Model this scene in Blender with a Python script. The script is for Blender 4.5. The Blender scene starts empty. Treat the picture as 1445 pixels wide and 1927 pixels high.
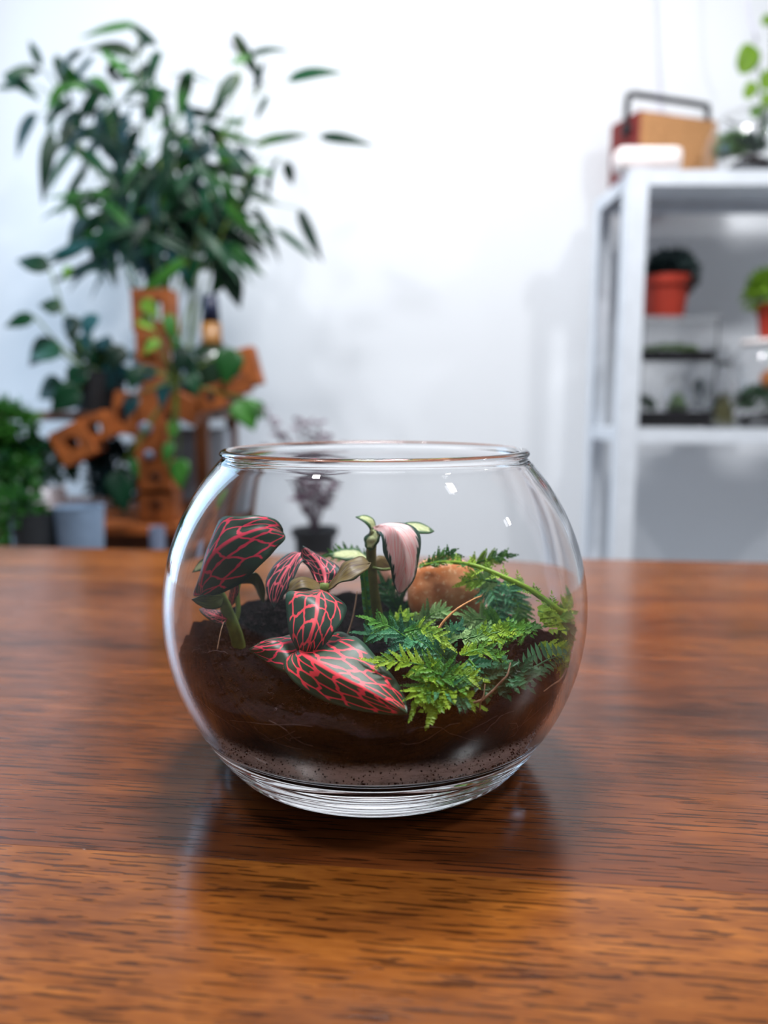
import bpy, bmesh, math, random
from mathutils import Vector, Matrix, noise
V = Vector
random.seed(7)
scene = bpy.context.scene
COL = scene.collection
TZ = 0.75                                   # height of the table top
# ------------------------------------------------------------------ camera
CAM_H, PITCH, F = 0.1117, 0.1404, 1447.0    # above the table, radians down, pixels
W, H = 1445.0, 1927.0
cam_d = bpy.data.cameras.new('camera')
cam = bpy.data.objects.new('camera', cam_d)
COL.objects.link(cam)
cam.location = (0, 0, TZ + CAM_H)
cam.rotation_euler = (math.pi / 2 - PITCH, 0, 0)
cam_d.sensor_fit = 'VERTICAL'
cam_d.sensor_height = 36.0
cam_d.lens = F / H * 36.0
cam_d.clip_start = 0.01
cam_d.dof.use_dof = True
cam_d.dof.focus_distance = 0.208
cam_d.dof.aperture_fstop = cam_d.lens / 3.6
scene.camera = cam
# ------------------------------------------------------------------ world, lamps, exposure
scene.view_settings.view_transform = 'Standard'
scene.view_settings.look = 'None'
scene.view_settings.exposure = 0.0
scene.view_settings.gamma = 1.0
scene.view_settings.use_curve_mapping = False
world = bpy.data.worlds.new('world')
scene.world = world
world.use_nodes = True
bg = world.node_tree.nodes['Background']
bg.inputs[0].default_value = (0.86, 0.92, 1.0, 1)
bg.inputs[1].default_value = 0.26


def lamp(name, loc, target, sx, sy, power, color):
    l = bpy.data.lights.new(name, 'AREA')
    l.shape = 'RECTANGLE'
    l.size, l.size_y, l.energy, l.color = sx, sy, power, color
    o = bpy.data.objects.new(name, l)
    COL.objects.link(o)
    o.location = loc
    o.rotation_euler = (V(target) - V(loc)).to_track_quat('-Z', 'Y').to_euler()
    return o


lamp('ceiling_lamp', (0.02, 0.72, TZ + 1.50), (0.02, 0.45, TZ), 0.38, 0.34, 36, (0.97, 0.98, 1.0))
lamp('window_light', (-1.02, 1.30, TZ + 0.33), (0.0, 0.80, TZ + 0.2), 0.50, 1.30, 7.5, (0.42, 0.70, 1.0))
for lx, ly, p in ((-0.63, 0.12, 8), (0.93, 0.05, 10), (2.45, 0.37, 11)):
    lamp('downlight', (lx, ly, TZ + 1.5), (lx * 0.6, ly + 0.5, TZ + 0.3), 0.10, 0.14, p, (0.97, 0.98, 1.0))


# ------------------------------------------------------------------ helpers
_c, _s = math.cos(PITCH), math.sin(PITCH)


def ray(px, py):
    x, y = (px - W / 2) / F, (py - H / 2) / F
    return V((x, _c - y * _s, -_s - y * _c))


def at(px, py, Y):
    """the point seen at pixel (px, py), Y metres in front of the camera's place"""
    d = ray(px, py)
    return V((0, 0, TZ + CAM_H)) + d * (Y / d.y)


def on(px, py, z):
    """the point of the level z (above the table top) seen at pixel (px, py)"""
    d = ray(px, py)
    return V((0, 0, TZ + CAM_H)) + d * ((z - CAM_H) / d.z)


def srgb(r, g, b):
    f = lambda c: c / 12.92 if c <= 0.04045 else ((c + 0.055) / 1.055) ** 2.4
    return (f(r / 255), f(g / 255), f(b / 255), 1)


def link(name, data, parent=None, loc=None):
    o = bpy.data.objects.new(name, data)
    COL.objects.link(o)
    if loc is not None:
        o.location = loc
    if parent:
        o.parent = parent
    return o


def thing(name, label, cat, loc=(0, 0, 0), group=None):
    o = link(name, None, None, loc)
    o.empty_display_size = 0.02
    o['label'], o['category'] = label, cat
    if group:
        o['group'] = group
    return o


def tag(o, label, cat, group=None):
    o['label'], o['category'] = label, cat
    if group:
        o['group'] = group
    return o


def structure(o):
    o['kind'] = 'structure'
    return o


class MB:
    """collects geometry in world coordinates; build() makes one mesh object"""

    def __init__(self):
        self.v, self.f, self.uv = [], [], {}

    def add(self, vs, fs):
        b = len(self.v)
        self.v += [V(p) for p in vs]
        self.f += [tuple(i + b for i in f) for f in fs]

    def box(self, lo, hi, M=None, bevel=0):
        x0, y0, z0 = lo
        x1, y1, z1 = hi
        if bevel:
            bm = bmesh.new()
            bmesh.ops.create_cube(bm, size=1)
            for v in bm.verts:
                v.co = V((x0 + (v.co.x + .5) * (x1 - x0), y0 + (v.co.y + .5) * (y1 - y0), z0 + (v.co.z + .5) * (z1 - z0)))
            bmesh.ops.bevel(bm, geom=bm.edges[:], offset=bevel, segments=2, affect='EDGES', profile=0.5)
            bm.verts.index_update()
            vs = [v.co.copy() for v in bm.verts]
            fs = [[v.index for v in f.verts] for f in bm.faces]
            bm.free()
        else:
            vs = [V(p) for p in ((x0, y0, z0), (x1, y0, z0), (x1, y1, z0), (x0, y1, z0), (x0, y0, z1), (x1, y0, z1), (x1, y1, z1), (x0, y1, z1))]
            fs = [(0, 3, 2, 1), (4, 5, 6, 7), (0, 1, 5, 4), (1, 2, 6, 5), (2, 3, 7, 6), (3, 0, 4, 7)]
        if M:
            vs = [M @ p for p in vs]
        self.add(vs, fs)
        return self

    def tube(self, pts, rad, n=8, cap=True):
        pts = [V(p) for p in pts]
        if not hasattr(rad, '__len__'):
            rad = [rad] * len(pts)
        b = len(self.v)
        prev = None
        for i, p in enumerate(pts):
            t = (pts[min(i + 1, len(pts) - 1)] - pts[max(i - 1, 0)])
            t = t.normalized() if t.length > 1e-9 else V((0, 0, 1))
            if prev is None:
                a = t.orthogonal().normalized()
            else:
                a = (prev - t * prev.dot(t))
                a = a.normalized() if a.length > 1e-6 else t.orthogonal().normalized()
            prev = a
            c = t.cross(a)
            for k in range(n):
                g = 2 * math.pi * k / n
                self.v.append(p + (a * math.cos(g) + c * math.sin(g)) * rad[i])
        for i in range(len(pts) - 1):
            for k in range(n):
                self.f.append((b + i * n + k, b + i * n + (k + 1) % n, b + (i + 1) * n + (k + 1) % n, b + (i + 1) * n + k))
        if cap:
            self.f.append(tuple(b + k for k in reversed(range(n))))
            e = b + (len(pts) - 1) * n
            self.f.append(tuple(e + k for k in range(n)))
        return self

    def lathe(self, prof, c, n=48, closed=False):
        """prof: (r, z) from one end to the other, around the vertical through c"""
        b = len(self.v)
        c = V(c)
        rows = []
        for r, z in prof:
            if r < 1e-6:
                rows.append([len(self.v)])
                self.v.append(c + V((0, 0, z)))
            else:
                rows.append(list(range(len(self.v), len(self.v) + n)))
                for k in range(n):
                    g = 2 * math.pi * k / n
                    self.v.append(c + V((r * math.cos(g), r * math.sin(g), z)))
        pairs = list(zip(rows, rows[1:])) + ([(rows[-1], rows[0])] if closed else [])
        for A, B in pairs:
            for k in range(n):
                k2 = (k + 1) % n
                if len(A) == 1 and len(B) == 1:
                    continue
                if len(A) == 1:
                    self.f.append((A[0], B[k2], B[k]))
                elif len(B) == 1:
                    self.f.append((A[k], A[k2], B[0]))
                else:
                    self.f.append((A[k], A[k2], B[k2], B[k]))
        return self


def wloc(o):
    p = V(o.location)
    while o.parent is not None:
        o = o.parent
        p += V(o.location)
    return p


def _build(self, name, m, parent=None, smooth=True, origin=None):
    me = bpy.data.meshes.new(name)
    if origin is not None:
        off = V(origin)
    elif parent is not None:
        off = wloc(parent)
    else:
        off = V((0, 0, 0))
    me.from_pydata([p - off for p in self.v], [], self.f)
    me.update()
    if m:
        me.materials.append(m)
    if smooth:
        for p in me.polygons:
            p.use_smooth = True
    o = link(name, me, parent)
    o.location = off - (wloc(parent) if parent is not None else V((0, 0, 0)))
    return o


MB.build = _build


def flip_out(o):
    bm = bmesh.new()
    bm.from_mesh(o.data)
    bmesh.ops.recalc_face_normals(bm, faces=bm.faces[:])
    bm.to_mesh(o.data)
    bm.free()
    return o


def autosmooth(o, deg=40):
    o.data.update()
    bm = bmesh.new()
    bm.from_mesh(o.data)
    for e in bm.edges:
        if len(e.link_faces) == 2 and e.calc_face_angle(0) > math.radians(deg):
            e.smooth = False
    bm.to_mesh(o.data)
    bm.free()
    return o


def spline(pts, n):
    """Catmull-Rom through pts (any dimension), n+1 samples"""
    pts = [V(p) for p in pts]
    if len(pts) == 2:
        return [pts[0].lerp(pts[1], i / n) for i in range(n + 1)]
    P = [pts[0] * 2 - pts[1]] + pts + [pts[-1] * 2 - pts[-2]]
    d = [0]
    for a, b in zip(pts, pts[1:]):
        d.append(d[-1] + max((b - a).length, 1e-9))
    out = []
    for i in range(n + 1):
        s = d[-1] * i / n
        k = 0
        while k < len(pts) - 2 and s > d[k + 1]:
            k += 1
        t = (s - d[k]) / (d[k + 1] - d[k])
        p0, p1, p2, p3 = P[k], P[k + 1], P[k + 2], P[k + 3]
        out.append(0.5 * ((2 * p1) + (p2 - p0) * t + (2 * p0 - 5 * p1 + 4 * p2 - p3) * t * t + (3 * p1 - p0 - 3 * p2 + p3) * t ** 3))
    return out


# ------------------------------------------------------------------ materials
class NT:
    def __init__(self, name):
        self.m = bpy.data.materials.new(name)
        self.m.use_nodes = True
        self.t = self.m.node_tree
        self.t.nodes.clear()
        self.out = self.t.nodes.new('ShaderNodeOutputMaterial')

    def n(self, typ, **kw):
        nd = self.t.nodes.new('ShaderNode' + typ)
        for k, v in kw.items():
            setattr(nd, k, v)
        return nd

    def l(self, a, b):
        self.t.links.new(a, b)

    def val(self, sock, v):
        if hasattr(v, 'node'):
            self.l(v, sock)
        else:
            sock.default_value = v

    def math(self, op, a, b=0.0, c=0.0):
        nd = self.n('Math', operation=op)
        self.val(nd.inputs[0], a)
        self.val(nd.inputs[1], b)
        self.val(nd.inputs[2], c)
        return nd.outputs[0]

    def mix(self, fac, a, b):
        nd = self.n('Mix', data_type='RGBA')
        self.val(nd.inputs[0], fac)
        self.val(nd.inputs[6], a)
        self.val(nd.inputs[7], b)
        return nd.outputs[2]

    def step(self, x, lo, hi, o0=0.0, o1=1.0):
        nd = self.n('MapRange', interpolation_type='SMOOTHSTEP')
        self.val(nd.inputs[0], x)
        for i, v in enumerate((lo, hi, o0, o1)):
            self.val(nd.inputs[i + 1], v)
        return nd.outputs[0]

    def noise(self, vec, scale, detail=3.0, rough=0.55):
        nd = self.n('TexNoise')
        if vec is not None:
            self.l(vec, nd.inputs['Vector'])
        nd.inputs['Scale'].default_value = scale
        nd.inputs['Detail'].default_value = detail
        nd.inputs['Roughness'].default_value = rough
        return nd.outputs['Fac']

    def coords(self, scale=(1, 1, 1), kind='Object'):
        tc = self.n('TexCoord')
        mp = self.n('Mapping')
        mp.inputs['Scale'].default_value = scale
        self.l(tc.outputs[kind], mp.inputs['Vector'])
        return mp.outputs[0]

    def bump(self, h, strength=0.3, dist=0.001):
        b = self.n('Bump')
        b.inputs['Strength'].default_value = strength
        b.inputs['Distance'].default_value = dist
        self.l(h, b.inputs['Height'])
        return b.outputs[0]

    def principled(self, color, rough=0.5, spec=0.5, metal=0.0, coat=0.0, normal=None, coat_rough=0.1):
        p = self.n('BsdfPrincipled')
        self.val(p.inputs['Base Color'], color)
        self.val(p.inputs['Roughness'], rough)
        p.inputs['Specular IOR Level'].default_value = spec
        self.val(p.inputs['Metallic'], metal)
        p.inputs['Coat Weight'].default_value = coat
        p.inputs['Coat Roughness'].default_value = coat_rough
        if normal is not None:
            self.l(normal, p.inputs['Normal'])
        return p.outputs[0]

    def done(self, shader):
        self.l(shader, self.out.inputs[0])
        return self.m


def plain(name, c, rough=0.5, var=0.12, scale=60, spec=0.4, metal=0.0, bump=0.0, coat=0.0):
    t = NT(name)
    n = t.noise(t.coords(), scale)
    dark = tuple(x * (1 - var) for x in c[:3]) + (1,)
    lite = tuple(min(1, x * (1 + var)) for x in c[:3]) + (1,)
    col = t.mix(t.step(n, 0.3, 0.7), dark, lite)
    return t.done(t.principled(col, rough, spec, metal, coat, t.bump(n, bump, 0.002) if bump else None))


def foliage(name, a, b, rough=0.4, trans=0.25, scale=25):
    """two-sided thin leaf: glossy skin plus light through the blade"""
    t = NT(name)
    n = t.noise(t.coords(), scale, 2)
    info = t.n('ObjectInfo')
    k = t.math('ADD', t.math('MULTIPLY', info.outputs['Random'], 0.6), t.math('MULTIPLY', n, 0.5))
    col = t.mix(t.step(k, 0.2, 0.9), a, b)
    p = t.principled(col, rough, 0.28)
    tr = t.n('BsdfTranslucent')
    t.l(col, tr.inputs[0])
    mx = t.n('MixShader')
    mx.inputs[0].default_value = trans
    t.l(p, mx.inputs[1])
    t.l(tr.outputs[0], mx.inputs[2])
    return t.done(mx.outputs[0])


def glass(name, ior=1.46, tint=(1, 1, 1, 1)):
    t = NT(name)
    g = t.n('BsdfGlass')
    g.inputs['Color'].default_value = tint
    g.inputs['Roughness'].default_value = 0.0
    g.inputs['IOR'].default_value = ior
    return t.done(g.outputs[0])


def wood(name, dark, mid, light, seed, gx=26, gy=420, px=55, py=1150, pore=0.58):
    t = NT(name)
    tc = t.n('TexCoord')
    off = t.n('Mapping')
    off.inputs['Location'].default_value = (seed * 0.37, seed * 0.21, 0)
    t.l(tc.outputs['Object'], off.inputs['Vector'])
    base = off.outputs[0]

    def sc(x, y, z=1):
        m = t.n('Mapping')
        m.inputs['Scale'].default_value = (x, y, z)
        t.l(base, m.inputs['Vector'])
        return m.outputs[0]
    broad = t.noise(sc(2.5, 26, 5), 1.0, 3, 0.6)
    figure = t.noise(sc(gx, gy * 0.28, 20), 1.0, 3, 0.6)
    fine = t.noise(sc(gx * 1.2, gy, 40), 1.0, 3, 0.65)
    pores = t.noise(sc(px, py, 40), 1.0, 2, 0.5)
    cluster = t.noise(sc(14, 60, 5), 1.0, 2, 0.5)
    k = t.math('ADD', t.math('MULTIPLY', broad, 0.5), t.math('ADD', t.math('MULTIPLY', figure, 0.35), t.math('MULTIPLY', fine, 0.25)))
    col = t.mix(t.step(k, 0.38, 0.58), dark, mid)
    col = t.mix(t.step(k, 0.54, 0.74), col, light)
    thr = t.math('ADD', t.math('MULTIPLY', cluster, -0.16), pore + 0.08)
    pm = t.step(t.math('SUBTRACT', pores, thr), 0.0, 0.035)
    col = t.mix(t.math('MULTIPLY', pm, 0.7), col, tuple(x * 0.3 for x in dark[:3]) + (1,))
    rough = t.math('ADD', t.math('MULTIPLY', fine, 0.12), 0.13)
    nrm = t.bump(t.math('SUBTRACT', fine, pm), 0.12, 0.0004)
    return t.done(t.principled(col, rough, 0.42, normal=nrm))


def soil_mat(name, a, b, scale=900):
    t = NT(name)
    c = t.coords()
    n = t.noise(c, scale, 4, 0.7)
    n2 = t.noise(c, scale * 0.15, 3, 0.6)
    col = t.mix(t.step(t.math('ADD', t.math('MULTIPLY', n, 0.6), t.math('MULTIPLY', n2, 0.4)), 0.42, 0.66), a, b)
    return t.done(t.principled(col, 0.9, 0.08, normal=t.bump(n, 0.9, 0.0012)))


def fittonia(name, net, green, margin, cells=5.6, rows=2.6, mid_w=0.055, lat_w=0.03, net_w=0.085, shift=0.26, spec=0.35):
    """green blade with a coloured net of veins; u runs along the blade, v across it (0.5 = midrib)"""
    t = NT(name)
    uv = t.n('UVMap', uv_map='blade')
    sp = t.n('SeparateXYZ')
    t.l(uv.outputs[0], sp.inputs[0])
    u = sp.outputs[0]
    v = t.math('MULTIPLY', t.math('SUBTRACT', sp.outputs[1], 0.5), 2.0)
    a = t.math('ABSOLUTE', v)
    side = t.math('SIGN', v)
    # wobble
    w = t.n('TexNoise')
    w.inputs['Scale'].default_value = 7.0
    w.inputs['Detail'].default_value = 2.0
    t.l(uv.outputs[0], w.inputs['Vector'])
    wob = t.math('MULTIPLY', t.math('SUBTRACT', w.outputs['Fac'], 0.5), 0.10)
    s = t.math('ADD', t.math('SUBTRACT', u, t.math('MULTIPLY', t.math('POWER', a, 1.25), shift)), wob)
    sc = t.math('ADD', t.math('MULTIPLY', s, cells), t.math('MULTIPLY', side, 0.23))
    # the side veins, where the net is stronger
    fr = t.math('ABSOLUTE', t.math('SUBTRACT', t.math('FRACT', sc), 0.5))
    lat = t.step(fr, 0.30, 0.48, 0.0, 1.0)
    lat = t.math('MULTIPLY', lat, t.math('SUBTRACT', 1.1, a))
    # the net between them
    cb = t.n('CombineXYZ')
    t.l(sc, cb.inputs[0])
    t.l(t.math('MULTIPLY', t.math('ADD', a, wob), rows), cb.inputs[1])
    t.l(t.math('MULTIPLY', side, 5.0), cb.inputs[2])
    vo = t.n('TexVoronoi', feature='DISTANCE_TO_EDGE', voronoi_dimensions='2D')
    vo.inputs['Scale'].default_value = 1.0
    vo.inputs['Randomness'].default_value = 0.55
    ad = t.n('VectorMath', operation='ADD')
    t.l(cb.outputs[0], ad.inputs[0])
    cb2 = t.n('CombineXYZ')
    t.l(t.math('MULTIPLY', side, 17.3), cb2.inputs[0])
    t.l(t.math('MULTIPLY', side, 9.1), cb2.inputs[1])
    t.l(cb2.outputs[0], ad.inputs[1])
    t.l(ad.outputs[0], vo.inputs['Vector'])
    wd = t.math('MULTIPLY', t.math('ADD', t.math('MULTIPLY', lat, 0.75), 0.75), net_w)
    nw = t.step(t.math('SUBTRACT', vo.outputs['Distance'], wd), -0.025, 0.03, 1.0, 0.0)
    mw = t.math('ADD', t.math('MULTIPLY', t.math('SUBTRACT', 1.0, u), mid_w), mid_w * 0.35)
    mr = t.step(t.math('SUBTRACT', a, mw), -0.02, 0.035, 1.0, 0.0)
    vein = t.math('MAXIMUM', nw, mr)
    inside = t.math('MULTIPLY', t.step(a, 0.86, 0.92, 1.0, 0.0), t.step(u, 0.93, 0.97, 1.0, 0.0))
    vein = t.math('MULTIPLY', vein, inside)
    g = t.noise(t.coords((1, 1, 1), 'Object'), 500, 2)
    gcol = t.mix(g, green, tuple(x * 1.7 for x in green[:3]) + (1,))
    gcol = t.mix(t.step(a, 0.82, 0.95), gcol, margin)
    col = t.mix(vein, gcol, net)
    nrm = t.bump(vein, -0.35, 0.0005)
    p = t.principled(col, 0.42, spec, normal=nrm)
    tr = t.n('BsdfTranslucent')
    t.l(col, tr.inputs[0])
    mx = t.n('MixShader')
    mx.inputs[0].default_value = 0.18
    t.l(p, mx.inputs[1])
    t.l(tr.outputs[0], mx.inputs[2])
    return t.done(mx.outputs[0])


def streaked(name, inner, line, margin, edge=0.72, feather=0.22, lines=26, along=False):
    """pale streaked blade with a feathered dark margin"""
    t = NT(name)
    uv = t.n('UVMap', uv_map='blade')
    sp = t.n('SeparateXYZ')
    t.l(uv.outputs[0], sp.inputs[0])
    u = sp.outputs[0]
    v = t.math('MULTIPLY', t.math('SUBTRACT', sp.outputs[1], 0.5), 2.0)
    a = t.math('ABSOLUTE', v)
    s = t.math('SUBTRACT', u, t.math('MULTIPLY', a, 0.5))
    cb = t.n('CombineXYZ')
    t.l(t.math('MULTIPLY', u if along else s, 2.0 if along else lines), cb.inputs[0])
    t.l(t.math('MULTIPLY', v, 6.0 if along else 3.0), cb.inputs[1])
    n = t.noise(cb.outputs[0], 1.0, 3, 0.6)
    e = t.math('ADD', a, t.math('MULTIPLY', t.math('SUBTRACT', n, 0.5), feather * 2))
    e = t.math('MAXIMUM', e, t.math('SUBTRACT', u, 0.22))
    col = t.mix(t.step(n, 0.42, 0.68), inner, line)
    col = t.mix(t.step(e, edge, edge + 0.07), col, margin)
    p = t.principled(col, 0.45, 0.35, normal=t.bump(n, 0.3, 0.0005))
    tr = t.n('BsdfTranslucent')
    t.l(col, tr.inputs[0])
    mx = t.n('MixShader')
    mx.inputs[0].default_value = 0.2
    t.l(p, mx.inputs[1])
    t.l(tr.outputs[0], mx.inputs[2])
    return t.done(mx.outputs[0])


M = {}
M['wall'] = plain('white_wall_paint', (0.77, 0.79, 0.82, 1), 0.85, 0.015, 3, 0.2)
M['floor'] = plain('grey_floor', (0.42, 0.40, 0.39, 1), 0.6, 0.1, 8)
M['glass'] = glass('clear_glass', 1.36)
M['thin_glass'] = glass('clear_pane', 1.45)
M['soil'] = soil_mat('potting_soil', srgb(4, 1, 3), srgb(24, 14, 20))
M['crumb'] = soil_mat('crumb', srgb(8, 5, 6), srgb(66, 50, 54), 2000)
RED = srgb(250, 82, 94)
M['fit'] = fittonia('red_netted_leaf', RED, srgb(34, 58, 46), srgb(44, 80, 62))
M['fit_big'] = fittonia('red_netted_leaf_large', srgb(250, 66, 84), srgb(32, 58, 38), srgb(46, 82, 62), cells=8.6, rows=3.6, net_w=0.105, shift=0.16)
M['fit_dark'] = fittonia('crimson_netted_leaf', srgb(216, 44, 78), srgb(18, 46, 30), srgb(24, 58, 38), cells=5.2, rows=2.5, net_w=0.075)
M['fit_pink'] = fittonia('pink_netted_leaf', srgb(244, 110, 126), srgb(36, 52, 50), srgb(52, 70, 70), cells=7.0, rows=2.6, mid_w=0.12)
M['pink'] = streaked('pink_streaked_leaf', srgb(255, 222, 220), srgb(252, 168, 168), srgb(30, 70, 54), feather=0.34)
M['cream'] = streaked('cream_green_leaf', srgb(206, 210, 160), srgb(140, 160, 84), srgb(50, 92, 44), edge=0.6)
M['under'] = streaked('brown_striped_underside', srgb(118, 100, 52), srgb(78, 52, 34), srgb(56, 66, 34), edge=0.9, along=True)
M['olive'] = streaked('olive_leaf_underside', srgb(92, 104, 40), srgb(62, 78, 28), srgb(40, 62, 28), edge=0.85, along=True)
M['stem'] = plain('green_stem', srgb(104, 122, 52), 0.5, 0.25, 300)
M['stem_dark'] = plain('olive_brown_stem', srgb(92, 92, 36), 0.5, 0.25, 300)


def build_leaf(name, spine, left, right, m, parent, nu=40, nv=14, thick=0.00030, wave=0.0, cup=0.0, seed=0):
    """a blade from its midrib and its two edges (lists of (px, py, Y) points seen in the photo, all running from base to tip)"""
    S = spline([at(*p) for p in spine], nu)
    L = spline([at(*p) for p in [spine[0]] + left + [spine[-1]]], nu)
    R = spline([at(*p) for p in [spine[0]] + right + [spine[-1]]], nu)
    return blade(name, S, L, R, m, parent, nv, thick, wave, cup, seed)


def blade(name, S, L, R, m, parent, nv=14, thick=0.0003, wave=0.0, cup=0.0, seed=0):
    nu = len(S) - 1
    off = wloc(parent)
    vs, uvs = [], []
    for i in range(nu + 1):
        u = i / nu
        t = (S[min(i + 1, nu)] - S[max(i - 1, 0)]).normalized()
        ac = (R[i] - L[i])
        nrm = ac.cross(t)
        nrm = nrm.normalized() if nrm.length > 1e-9 else V((0, -1, 0))
        if nrm.y > 0:
            nrm = -nrm
        for j in range(nv + 1):
            v = j / nv * 2 - 1
            e = L[i] if v < 0 else R[i]
            p = S[i].lerp(e, abs(v))
            p = p + nrm * (cup * (1 - v * v) * math.sin(math.pi * u))
            if wave:
                p = p + nrm * wave * (noise.noise(V((u * 5 + seed * 7.1, v * 2.2, seed * 3.3))) + 0.5 * abs(v) ** 2 * math.sin(u * 19 + seed + (2 if v > 0 else 0)))
            vs.append(p - off)
            uvs.append((u, j / nv))
    n1 = nv + 1
    fs = [(i * n1 + j, i * n1 + j + 1, (i + 1) * n1 + j + 1, (i + 1) * n1 + j) for i in range(nu) for j in range(nv)]
    me = bpy.data.meshes.new(name)
    me.from_pydata(vs, [], fs)
    ul = me.uv_layers.new(name='blade')
    for lp in me.loops:
        ul.data[lp.index].uv = uvs[lp.vertex_index]
    me.materials.append(m)
    for p in me.polygons:
        p.use_smooth = True
    o = link(name, me, parent)
    if thick:
        sd = o.modifiers.new('thickness', 'SOLIDIFY')
        sd.thickness = thick
        sd.offset = 0
    return o


# ================================================================== SETTING
WALL_Y = 1.62
structure(MB().box((-3.0, WALL_Y, 0), (3.0, WALL_Y + 0.1, 2.7)).build('wall_back', M['wall'], smooth=False))
structure(MB().box((-3.0, -1.6, -0.06), (3.0, WALL_Y + 0.1, 0)).build('floor', M['floor'], smooth=False))
structure(MB().box((-3.0, WALL_Y - 0.014, 0), (3.0, WALL_Y, 0.09)).build('baseboard_back', M['wall'], smooth=False))

# ================================================================== TABLE
e0, e1 = on(0, 1028, 0), on(1445, 1059, 0)
yaw = math.atan2(e1.y - e0.y, e1.x - e0.x)
mid = (e0 + e1) / 2
table = thing('wooden_table', 'glossy reddish brown wooden table under the glass bowl', 'table', (mid.x, mid.y, TZ))
table.rotation_euler = (0, 0, yaw)
ax, ay = V((math.cos(yaw), math.sin(yaw), 0)), V((-math.sin(yaw), math.cos(yaw), 0))
seam_p = (on(0, 1602, 0) + on(1445, 1668, 0)) / 2
seam = (seam_p - V((mid.x, mid.y, 0))).dot(ay)
D, Mi, Li = srgb(66, 28, 16), srgb(122, 62, 28), srgb(160, 88, 36)
W1 = wood('table_wood_front', srgb(70, 32, 11), srgb(120, 66, 22), srgb(158, 94, 34), 1, gx=40, px=75, py=900, pore=0.56)
W2 = wood('table_wood_middle', srgb(58, 27, 12), srgb(98, 50, 22), srgb(128, 70, 30), 2, px=45, py=1000, pore=0.56)
W3 = wood('table_wood_far', srgb(66, 32, 12), srgb(108, 56, 22), srgb(134, 76, 32), 3)
W4 = wood('table_wood_edge', srgb(72, 36, 14), srgb(120, 66, 26), srgb(150, 88, 38), 4)
W5 = wood('table_wood_near', srgb(72, 34, 12), srgb(124, 68, 22), srgb(160, 96, 34), 5, gx=40, px=75, py=900, pore=0.56)


def tlocal(me, name, m, parent):
    o = me.build(name, m, None, smooth=False)
    o.parent = parent
    return o


bounds = [0.0, -0.105, -0.21, -0.315, seam, seam - 0.10, seam - 0.2, seam - 0.3]
wm = [W4, W3, W2, W2, W1, W5, W3]
for i in range(len(bounds) - 1):
    b = MB().box((-0.85, bounds[i + 1] + 0.00001, -0.026), (0.85, bounds[i] - 0.00001, 0), bevel=0.00007)
    tlocal(b, 'board', wm[i], table)
depth = bounds[-1]
for x in (-0.78, 0.74):
    for y in (-0.06, depth + 0.10):
        tlocal(MB().box((x, y - 0.04, -TZ), (x + 0.05, y + 0.01, -0.026), bevel=0.003), 'leg', W3, table)
tlocal(MB().box((-0.73, -0.058, -0.09), (0.74, -0.04, -0.026)), 'apron', W3, table)
tlocal(MB().box((-0.73, depth + 0.075, -0.09), (0.74, depth + 0.093, -0.026)), 'apron', W3, table)

# ================================================================== BOWL
BX, BY, R0, ZC = -0.0028, 0.2377, 0.0652, 0.0494
ZT = 0.0957


def r_out(z):
    return R0 * math.sqrt(max(0, 1 - ((z - ZC) / 0.0657) ** 2))


def r_in(z):
    """inner wall radius"""
    th = 0.0021
    return (R0 - th) * math.sqrt(max(0, 1 - ((z - ZC) / (0.0657 - th)) ** 2))


ZB, ZS = 0.0100, 0.0170                         # inner bottom (thick solid base), where the wall ends
RS = r_in(ZS)


def r_cav(z):
    """radius of the hollow inside at height z"""
    if z >= ZS:
        return r_in(z)
    return RS * math.sqrt(max(0.0, 1 - ((ZS - z) / (ZS - ZB)) ** 2)) ** 0.9


prof = [(0.0, 0.0016), (0.030, 0.0016), (0.0375, 0.0010), (0.0405, 0.0002), (0.0415, 0.0), (0.0424, 0.0003), (0.0431, 0.0012)]
for i in range(1, 71):
    z = 0.0016 + (ZT - 0.0016) * (i / 70) ** 1.35
    rip = sum(a * math.exp(-((z - c) / w) ** 2) for a, c, w in ((0.0007, 0.0030, 0.0013), (0.0005, 0.0068, 0.0012), (0.0003, 0.0102, 0.0010)))
    prof.append((r_out(z) + rip, z))
rt = prof[-1][0]
# rolled lip
prof += [(rt + 0.0005, ZT + 0.0004), (rt + 0.0009, ZT + 0.0010), (rt + 0.0007, ZT + 0.0017), (rt, ZT + 0.0022), (rt - 0.0010, ZT + 0.0023), (rt - 0.0019, ZT + 0.0017), (rt - 0.0022, ZT + 0.0008)]
for i in range(1, 41):
    z = ZT - (ZT - ZS) * i / 40
    prof.append((r_in(z), z))
for i in range(1, 17):
    z = ZS - (ZS - ZB) * (1 - (1 - i / 16) ** 2)
    prof.append((r_cav(z) if i < 16 else 0.0, z))
bowl = MB().lathe(prof, (BX, BY, TZ), 160).build('glass_bowl', M['glass'], origin=(BX, BY, TZ))
flip_out(bowl)
tag(bowl, 'round clear glass bowl terrarium standing on the wooden table', 'bowl')

# ------------------------------------------------------------------ soil
SOIL_Z = 0.0355


def soil_h(x, y):
    """height of the soil surface at offsets from the bowl's axis"""
    r = math.hypot(x, y)
    h = SOIL_Z + 0.0035 * max(0, -x / 0.06) * (1 if y > -0.02 else 0.4) + 0.004 * math.exp(-((x + 0.030) ** 2 + (y - 0.012) ** 2) / 0.0004)
    h -= 0.0028 * max(0, -y / 0.06)
    h += 0.0030 * noise.noise(V((x * 60, y * 60, 1.7))) + 0.0016 * noise.noise(V((x * 170, y * 170, 4.2)))
    h += 0.0009 * noise.noise(V((x * 480, y * 480, 9.2)))
    return h


def soil_pt(x, y, dz=0.0):
    return V((BX + x, BY + y, TZ + soil_h(x, y) + dz))


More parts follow.
